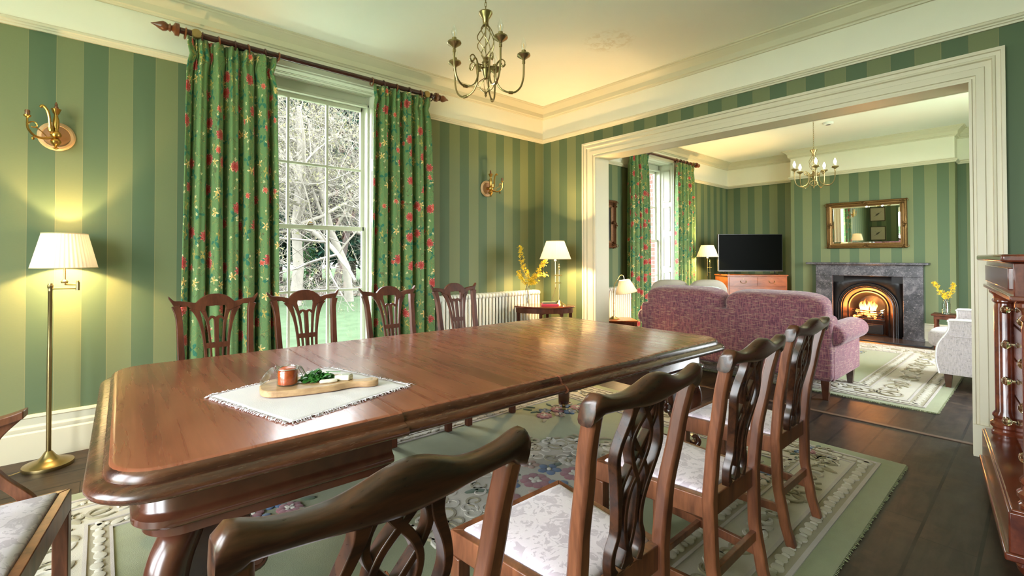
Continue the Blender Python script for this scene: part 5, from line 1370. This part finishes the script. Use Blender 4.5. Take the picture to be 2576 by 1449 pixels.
for k in range(-5, 6): tube(bm, [(-.02 + .0011 * k * k, k * .034, .27), (-.02 + .0011 * k * k, k * .034, .30)], .004, 6)
box(bm, -.03, .03, -.21, .21, .255, .275); box(bm, -.028, .03, -.19, .19, .05, .20); box(bm, -.034, -.026, -.17, .17, .07, .18); obj('grate', bm, IRON, fp, bev=.003)
bm = B(); rnd = random.Random(8)
for k in range(60): sph(bm, (rnd.uniform(.0, .17), rnd.uniform(-.17, .17), rnd.uniform(.30, .40)), (rnd.uniform(.014, .028), rnd.uniform(.014, .03), rnd.uniform(.012, .022)), 7, mi=0 if rnd.random() < .6 else 1)
o = obj('coals', bm, [EMBER, IRON], fp, sm=0); o['kind'] = 'stuff'
bm = B()
for k in range(13):
    y0 = rnd.gauss(0, .07); x0 = rnd.uniform(.03, .14); h = max(.07, .30 - abs(y0) * 1.5) * rnd.uniform(.6, 1.1); r0 = rnd.uniform(.014, .026); rings = []
    ph = rnd.uniform(0, 6)
    for i in range(9):
        t = i / 8; rr = r0 * (sin(pi * min(1, .18 + t * .82)) ** .8) * (1 - .35 * t) + .0008; cx_, cy_ = x0 + .012 * sin(ph + t * 5), y0 + .03 * sin(ph * 2 + t * 4.5) * t
        rings.append([(cx_ + rr * cos(a), cy_ + rr * 1.1 * sin(a), .375 + h * t) for a in [2 * pi * q / 8 for q in range(8)]])
    loft(bm, rings)
obj('flames', bm, FLAME, fp, sm=80)
light('light_fire', (XB + .03, -2.27, .50), 9, (1, .34, .07), .07)
light('light_fire_low', (XB - .09, -2.27, .44), 3.5, (1, .36, .08), .05)
bm = B(); box(bm, XB - .56, XB, -2.27 - .80, -2.27 + .80, .0, .018)
struct(obj('hearth', bm, SLATE, bev=.004))

# mirror over the mantel, leaning slightly forward
mr = thing('wall_mirror', 'rectangular mirror in an ornate gilt frame above the mantelpiece', 'mirror', (XB - .022, -2.25, 1.77)); mr.rotation_euler = (0, radians(-1.8), 0); mr.rotation_mode = 'XYZ'
HW, HH = .51, .375
def frame_obj(parent, hw, hh, w, mat, dep=.03, ornate=True, axis='x', seed=1, nm='frame'):
    """moulded rectangular frame in the local yz plane, facing -x"""
    bm = B(); prof = [(0, 0), (0, -dep * .55), (w * .12, -dep * .9), (w * .3, -dep), (w * .42, -dep * .6), (w * .62, -dep * .75), (w * .80, -dep * .35), (w, -dep * .3), (w, 0)]
    rings = []
    for sy, sz in ((1, 1), (-1, 1), (-1, -1), (1, -1), (1, 1)):
        rings.append([(d, sy * (hw - q), sz * (hh - q)) for q, d in prof])
    loft(bm, rings, cap=False)
    if ornate:
        rnd = random.Random(seed)
        for sy, sz, n in ((1, 1, 1), (-1, 1, 1), (1, -1, 1), (-1, -1, 1), (0, 1, 0), (0, -1, 0), (1, 0, 0), (-1, 0, 0)):
            cy, cz = sy * (hw - w * .45), sz * (hh - w * .45)
            for k in range(12 if n else 7):
                a = rnd.uniform(0, 6.28); q = rnd.uniform(0, w * .55)
                dy, dz = q * cos(a), q * sin(a)
                sph(bm, (-dep * .8, cy + dy, cz + dz), (dep * .45, rnd.uniform(.012, .02) * w / .09, rnd.uniform(.007, .012) * w / .09), 8, rot=Matrix.Rotation(a, 3, 'X'))
            m = 1.5 if n else 1.0
            for s in (-1, 1):
                sp = []
                for k in range(16):
                    th_ = k / 15 * 5; rr = w * .35 * (1 - k / 15 * .8)
                    sp.append((-dep * 1.0, cy + s * (w * .35 * m - rr * cos(th_)) * (1 if sz or not sz else 1) * (.6 if sz == 0 else 1), cz + rr * sin(th_) * (1 if sz >= 0 else -1)))
                tube(bm, sp, [.006 * w / .09 * (1 - k / 20) for k in range(16)], 6)
        for s in (-1, 1):          # long swept acanthus edges
            for z in (-1, 1):
                pts = [(-dep * .75, s * (hw * .12 + (hw * .68) * t), z * (hh - w * .10 + .012 * sin(t * pi) * -1)) for t in [i / 12 for i in range(13)]]; tube(bm, pts, [.004 + .008 * sin(pi * i / 12) for i in range(13)], 6)
                pts = [(-dep * .75, s * (hw - w * .10 - .012 * sin(t * pi)), z * (hh * .14 + hh * .60 * t)) for t in [i / 12 for i in range(13)]]; tube(bm, pts, [.004 + .008 * sin(pi * i / 12) for i in range(13)], 6)
    return obj(nm, bm, mat, parent, sm=50)
frame_obj(mr, HW, HH, .085, GILT, .034, True, seed=4)
bm = B(); box(bm, -.010, -.006, -(HW - .07), HW - .07, -(HH - .07), HH - .07); obj('mirror_glass', bm, MIRROR, mr, sm=0)
bm = B(); 
hw, hh = HW - .082, HH - .082
loft(bm, [[(-.0102, sy * (hw - q), sz * (hh - q)) if q else (-.0102, sy * hw, sz * hh) for q in (0,)] + [(-.0125, sy * (hw - .020), sz * (hh - .020))] for sy, sz in ((1, 1), (-1, 1), (-1, -1), (1, -1), (1, 1))], closed=False, cap=False); obj('bevelled_edge', bm, MIRROR, mr, sm=0)

# dark framed picture on the living room window wall
pc = thing('framed_picture', 'dark oil painting in a heavy gilt frame behind the archway', 'picture', (1.06, -.012, 1.735)); pc.rotation_euler = (radians(-1.5), 0, radians(90))
frame_obj(pc, .44, .35, .10, GILTD, .05, True, seed=7)
# facing: frame built facing -x, turned to face -y
pc.rotation_euler = (0, 0, radians(90))
bm = B(); box(bm, -.012, -.008, -.36, .36, -.27, .27); obj('canvas', bm, OILP, pc, sm=0)
bm = B(); 
for a, b_, c, d in ((-.345, -.33, -.255, .255), (.33, .345, -.255, .255), (-.345, .345, .24, .255), (-.345, .345, -.255, -.24)): box(bm, -.020, -.010, a, b_, c, d)
obj('inner_slip', bm, GILT, pc)
# two bird prints on the west wall, seen in the mirror
for z, l in ((2.02, 'upper of the two small bird prints reflected in the mirror'), (1.35, 'lower of the two small bird prints reflected in the mirror')):
    q = thing('framed_print', l, 'picture', (XW + .004, -.30, z), pi)
    frame_obj(q, .21, .24, .022, MAHD, .018, False); bm = B(); box(bm, -.006, -.002, -.195, .195, -.225, .225); obj('print_sheet', bm, PRINT, q, sm=0)
    bm = B(); cushion(bm, (-.007, .0, .0), (.001, .075, .022), .9, 14, 6, rot=Matrix.Rotation(.7, 3, 'X')); tube(bm, [(-.007, -.10, -.08), (-.007, 0, -.03), (-.007, .11, .10)], .003, 5); tube(bm, [(-.007, 0, -.03), (-.007, -.08, .08)], .002, 5); obj('bird_drawing', bm, PRINTI, q)
# small table with vase beside the fireplace
rt = thing('side_table', 'small stool table with turned legs holding a vase beside the fireplace', 'table', (4.55, -3.22, 0))
bm = B(); box(bm, -.15, .15, -.145, .145, .455, .478); obj('table_top', bm, MAHC, rt, bev=.004)
bm = B(); box(bm, -.13, .13, -.12, .12, .41, .455); obj('apron', bm, MAHC, rt)
for sx in (-.115, .115):
    for sy in (-.105, .105): bm = B(); lathe(bm, [(.014, 0), (.016, .06), (.010, .08), (.017, .12), (.010, .2), (.018, .28), (.011, .34), (.016, .36), (.016, .455)], (sx, sy, 0), 12); obj('leg', bm, MAHC, rt)
forsythia_vase('small glass bottle vase on the stool table beside the fireplace', 'small forsythia sprig in the vase beside the fireplace', (4.52, -3.215, .479), .20, .045,
    [st3([(0, 0, .01), (-.01, 0, .15), (-.03, 0, .22), (-.08, 0, .30), (-.13, 0, .38), (-.17, 0, .41)]), st3([(.01, 0, .01), (.01, 0, .15), (.03, 0, .22), (.07, 0, .28), (.10, 0, .36), (.10, 0, .40)]), st3([(0, 0, .01), (0, 0, .15), (-.02, 0, .24), (-.02, 0, .28)])], 9)
# smoke alarm
sa = thing('smoke_alarm', 'white smoke alarm on the living room ceiling beside the chandelier', 'smoke alarm', (3.42, -2.17, CZ))
bm = B(); lathe(bm, [(.001, -.032), (.045, -.032), (.058, -.026), (.062, -.010), (.062, .001), (.001, .001)], seg=32); obj('housing', bm, PLASTIC, sa)
bm = B(); lathe(bm, [(.02, -.034), (.028, -.034), (.028, -.031)], seg=20); obj('grille', bm, BLACKP, sa)
# cable by the floor lamp
bm = B(); tube(bm, smooth_pts([(-4.62, -.22, .006), (-4.72, -.27, .006), (-4.82, -.20, .006), (-4.95, -.18, .006), (-5.1, -.12, .006)], 6), .003, 6)
tag(obj('power_cable', bm, plain('gold_flex', (.35, .25, .10), .5)), 'thin gold power cable on the floorboards left of the floor lamp', 'cable')

# ------------------------------------------------------------------ garden
GZ = -.35
bm = B(); N = 40
vs = [[bm.verts.new((-45 + 90 * i / N, .46 + 60 * j / N, GZ + (.25 * sin(i * .9) * sin(j * .7) if j > 6 else 0) * .3)) for j in range(N + 1)] for i in range(N + 1)]
for i in range(N):
    for j in range(N): bm.faces.new((vs[i][j], vs[i + 1][j], vs[i + 1][j + 1], vs[i][j + 1])).smooth = True
for (a, b_, c, d) in ((-60, XW - .3, -40, .46), (XW - .3, 30, -40, YS - .3)): box(bm, a, b_, c, d, GZ - .1, GZ)
tag(obj('lawn', bm, GRASS, sm=0), 'pale green lawn outside the windows', 'lawn', kind='stuff')
BOUNCE_GRAVEL = plain('bounce_gravel', (.50, .60, .40), .95, noise=.15, nscale=60)  # added reflector out of view; pale green tint bounces daylight onto the ceilings
bm = B(); box(bm, -14, 12, .46, 2.1, GZ - .1, GZ + .012); box(bm, -16, XW - .3, -12, .46, GZ - .05, GZ + .012); box(bm, XW - .3, 12, -12, YS - .3, GZ - .05, GZ + .012)
tag(obj('gravel_reflector', bm, BOUNCE_GRAVEL, sm=0), 'unseen green-tinted gravel added around the house to bounce daylight inside', 'gravel', kind='stuff')
def CD(px, D, z): t = (px - 1237) / 1170 * D; return (-4.281 + D * .643 + t * .766, -4.088 + D * .766 - t * .643, z)
bm = B(); rnd = random.Random(1)
ring = []
for k in range(60):
    a = 2 * pi * k / 60; c = CD(810, 22, 0); ring.append((c[0] + 9 * cos(a) * (1 + .06 * sin(5 * a)) * .766 + 2.6 * sin(a) * .643, c[1] - 9 * cos(a) * .643 * (1 + .06 * sin(5 * a)) + 3.2 * sin(a) * .766, GZ + .05))
loft(bm, [[(x, y, GZ - .15) for x, y, z in ring], ring]); tag(obj('leaf_litter', bm, LITTER, sm=0), 'brown fallen leaves on the ground beneath the trees', 'leaves', kind='stuff')
def bare_tree(label, loc, H, seed, mat, r0=.16, lean=0, catk=False, name='bare_tree', forks=3, dense=1.0, ivy=False):
    rnd = random.Random(seed); root = thing(name, label, 'tree', loc); tb = B(); bb = B(); cb = B()
    def grow(p, d, L, r, lv, bm):
        n = 5 if lv < 3 else 3; pts = [p]; rr = [r]; d = d.copy()
        for i in range(n):
            d = (d + Vector((rnd.gauss(0, .16), rnd.gauss(0, .16), rnd.gauss(.02, .12)))).normalized(); pts.append(pts[-1] + d * L / n); rr.append(r * (1 - .6 * (i + 1) / n))
        tube(bm, pts, rr, 7 if lv < 2 else (4 if lv < 4 else 3))
        if catk and lv >= 3 and rnd.random() < .45:
            c = pts[-1]; 
            for _ in range(3):
                q = c + Vector((rnd.gauss(0, .1), rnd.gauss(0, .1), rnd.gauss(0, .1))); v = [cb.verts.new(q + Vector((rnd.gauss(0, .035), rnd.gauss(0, .035), rnd.gauss(0, .035)))) for _ in range(3)]; cb.faces.new(v)
        if lv < 5:
            m = (forks + 4, 6, 5, 4, 3)[lv]
            for k in range(int(m * (dense if lv > 1 else 1) + rnd.random())):
                i = rnd.randint(1 if lv else 2, n); q = pts[i]; ax = Vector((rnd.gauss(0, 1), rnd.gauss(0, 1), rnd.gauss(.1, .7))).normalized()
                nd = (d * rnd.uniform(.4, .9) + ax).normalized(); grow(q, nd, L * rnd.uniform(.45, .72), max(rr[i] * rnd.uniform(.45, .7), .006), lv + 1, bb)
    grow(Vector((0, 0, -.1)), Vector((lean, lean * .3, 1)).normalized(), H * .55, r0, 0, tb)
    t_ = obj('trunk', tb, mat, root, sm=80); obj('branches', bb, mat, root, sm=80)
    if catk: obj('catkins', cb, CATK, root, sm=0)
    else: cb.free()
    if ivy:
        ib = B()
        for k in range(700):
            z = rnd.uniform(0, 2.6); a = rnd.uniform(0, 6.28); q = r0 * rnd.uniform(.9, 2.2); c = Vector((q * cos(a) + lean * z, q * sin(a), z)); v = [ib.verts.new(c + Vector((rnd.gauss(0, .06), rnd.gauss(0, .06), rnd.gauss(0, .06)))) for _ in range(3)]; ib.faces.new(v)
        obj('ivy', ib, IVY, root, sm=0)
    return root
bare_tree('pale many-stemmed bare tree filling the left panes of the dining window', CD(742, 15, GZ), 13, 21, BARK, .20, .02, True)
bare_tree('pale spreading bare tree behind the right panes of the dining window', CD(880, 17, GZ), 12, 34, BARK, .17, .10, True)
bare_tree('leaning dark-trunked bare tree in the middle of the dining window view', CD(845, 23, GZ), 10, 45, BARKD, .22, .35)
bare_tree('ivy-covered bare tree trunk low in the dining window view', CD(775, 22, GZ), 10, 52, BARKD, .16, .0, ivy=True)
bare_tree('pale bare tree left of the others, behind the left curtain edge', CD(655, 18, GZ), 12, 63, BARK, .18, .06, True)
bare_tree('bare tree right of the others in the garden', CD(1010, 20, GZ), 12, 71, BARK, .18, .0, dense=.7)
def conifer(label, loc, H, R_, seed):
    rnd = random.Random(seed); root = thing('evergreen_tree', label, 'tree', loc); bm = B(); tube(bm, [(0, 0, -.1), (0, 0, H * .9)], [.3, .05], 8); obj('trunk', bm, BARKD, root); bm = B()
    clumps = [(rnd.uniform(0, 6.28), rnd.uniform(.12, 1)) for _ in range(210)]
    for a, hz in clumps:
        q = R_ * (1.05 - hz * .8) * rnd.uniform(.5, 1); c0 = Vector((q * cos(a), q * sin(a), H * hz))
        for k in range(60):
            c = c0 + Vector((rnd.gauss(0, .42), rnd.gauss(0, .42), rnd.gauss(0, .26))); s = rnd.uniform(.12, .30)
            v = [bm.verts.new(c + Vector((rnd.gauss(0, s), rnd.gauss(0, s), rnd.gauss(-.05, s * .7)))) for _ in range(3)]; bm.faces.new(v)
    obj('foliage', bm, CONIF, root, sm=0)
for px, D, H, R_, sd_, l in ((700, 29, 13, 3.4, 1, 'dark evergreen leftmost behind the bare trees'), (800, 31, 15, 3.2, 2, 'tall dark evergreen in the middle behind the bare trees'), (885, 28, 12, 3.0, 3, 'dark evergreen behind the leaning trunk'), (970, 30, 14, 3.4, 4, 'dark evergreen rightmost behind the bare trees'), (600, 31, 13, 3.5, 5, 'dark evergreen beyond the left curtain')):
    conifer(l, CD(px, D, GZ), H, R_, sd_)
rnd = random.Random(6); bm = B()
for k in range(420):
    c = Vector(CD(rnd.uniform(560, 1050), rnd.uniform(18.5, 23), GZ)); pts = [c]; d = Vector((rnd.gauss(0, .8), rnd.gauss(0, .5), rnd.uniform(.1, .7))).normalized()
    for i in range(4): d = (d + Vector((rnd.gauss(0, .3), rnd.gauss(0, .3), -.12))).normalized(); pts.append(pts[-1] + d * rnd.uniform(.2, .5))
    tube(bm, pts, [.02, .016, .012, .008, .004], 3)
tag(obj('brushwood', bm, BARK, sm=0), 'tangle of low brushwood and fallen twigs under the trees', 'brushwood', kind='stuff')

# ------------------------------------------------------------------ daylight
w = bpy.data.worlds.new('sky'); bpy.context.scene.world = w; w.use_nodes = True; nt = w.node_tree; bg = nt.nodes['Background']
z = SEP(nt, TC(nt, 'Generated'))[2]
c = RAMP(nt, MA(nt, 'ADD', MA(nt, 'MULTIPLY', z, .5), .5), [(.0, (.5, .5, .5)), (.52, (.94, .98, 1.0)), (1.0, (.76, .88, 1.0))])
lk(nt, c, bg.inputs[0]); bg.inputs[1].default_value = 4.5
def portal(x, y, z, sx, sy, rot):
    l = bpy.data.lights.new('portal', 'AREA'); l.shape = 'RECTANGLE'; l.size = sx; l.size_y = sy; l.cycles.is_portal = True
    o = bpy.data.objects.new('window_portal', l); C.objects.link(o); o.location = (x, y, z); o.rotation_euler = rot
for a, b_ in WIN: portal((a + b_) / 2, .325, (WZ0 + WZ1) / 2, b_ - a, WZ1 - WZ0, (radians(-90), 0, 0))
for y, wy in ((-2.15, 1.4), (-3.85, 1.4)): portal(XW - .25, y, 1.6, 2.5, wy, (0, radians(-90), 0))
portal(2.4, YS - .25, 1.5, 2.0, 2.37, (radians(90), 0, 0))
sc = bpy.context.scene
sc.view_settings.view_transform = 'Standard'; sc.view_settings.look = 'None'; sc.view_settings.gamma = 1; sc.view_settings.use_curve_mapping = False
sc.view_settings.exposure = 2.38
cy = sc.cycles; cy.use_denoising = True; cy.max_bounces = 9; cy.diffuse_bounces = 6; cy.glossy_bounces = 4; cy.transmission_bounces = 8; cy.transparent_max_bounces = 12
cy.caustics_reflective = False; cy.caustics_refractive = False; cy.sample_clamp_indirect = 8
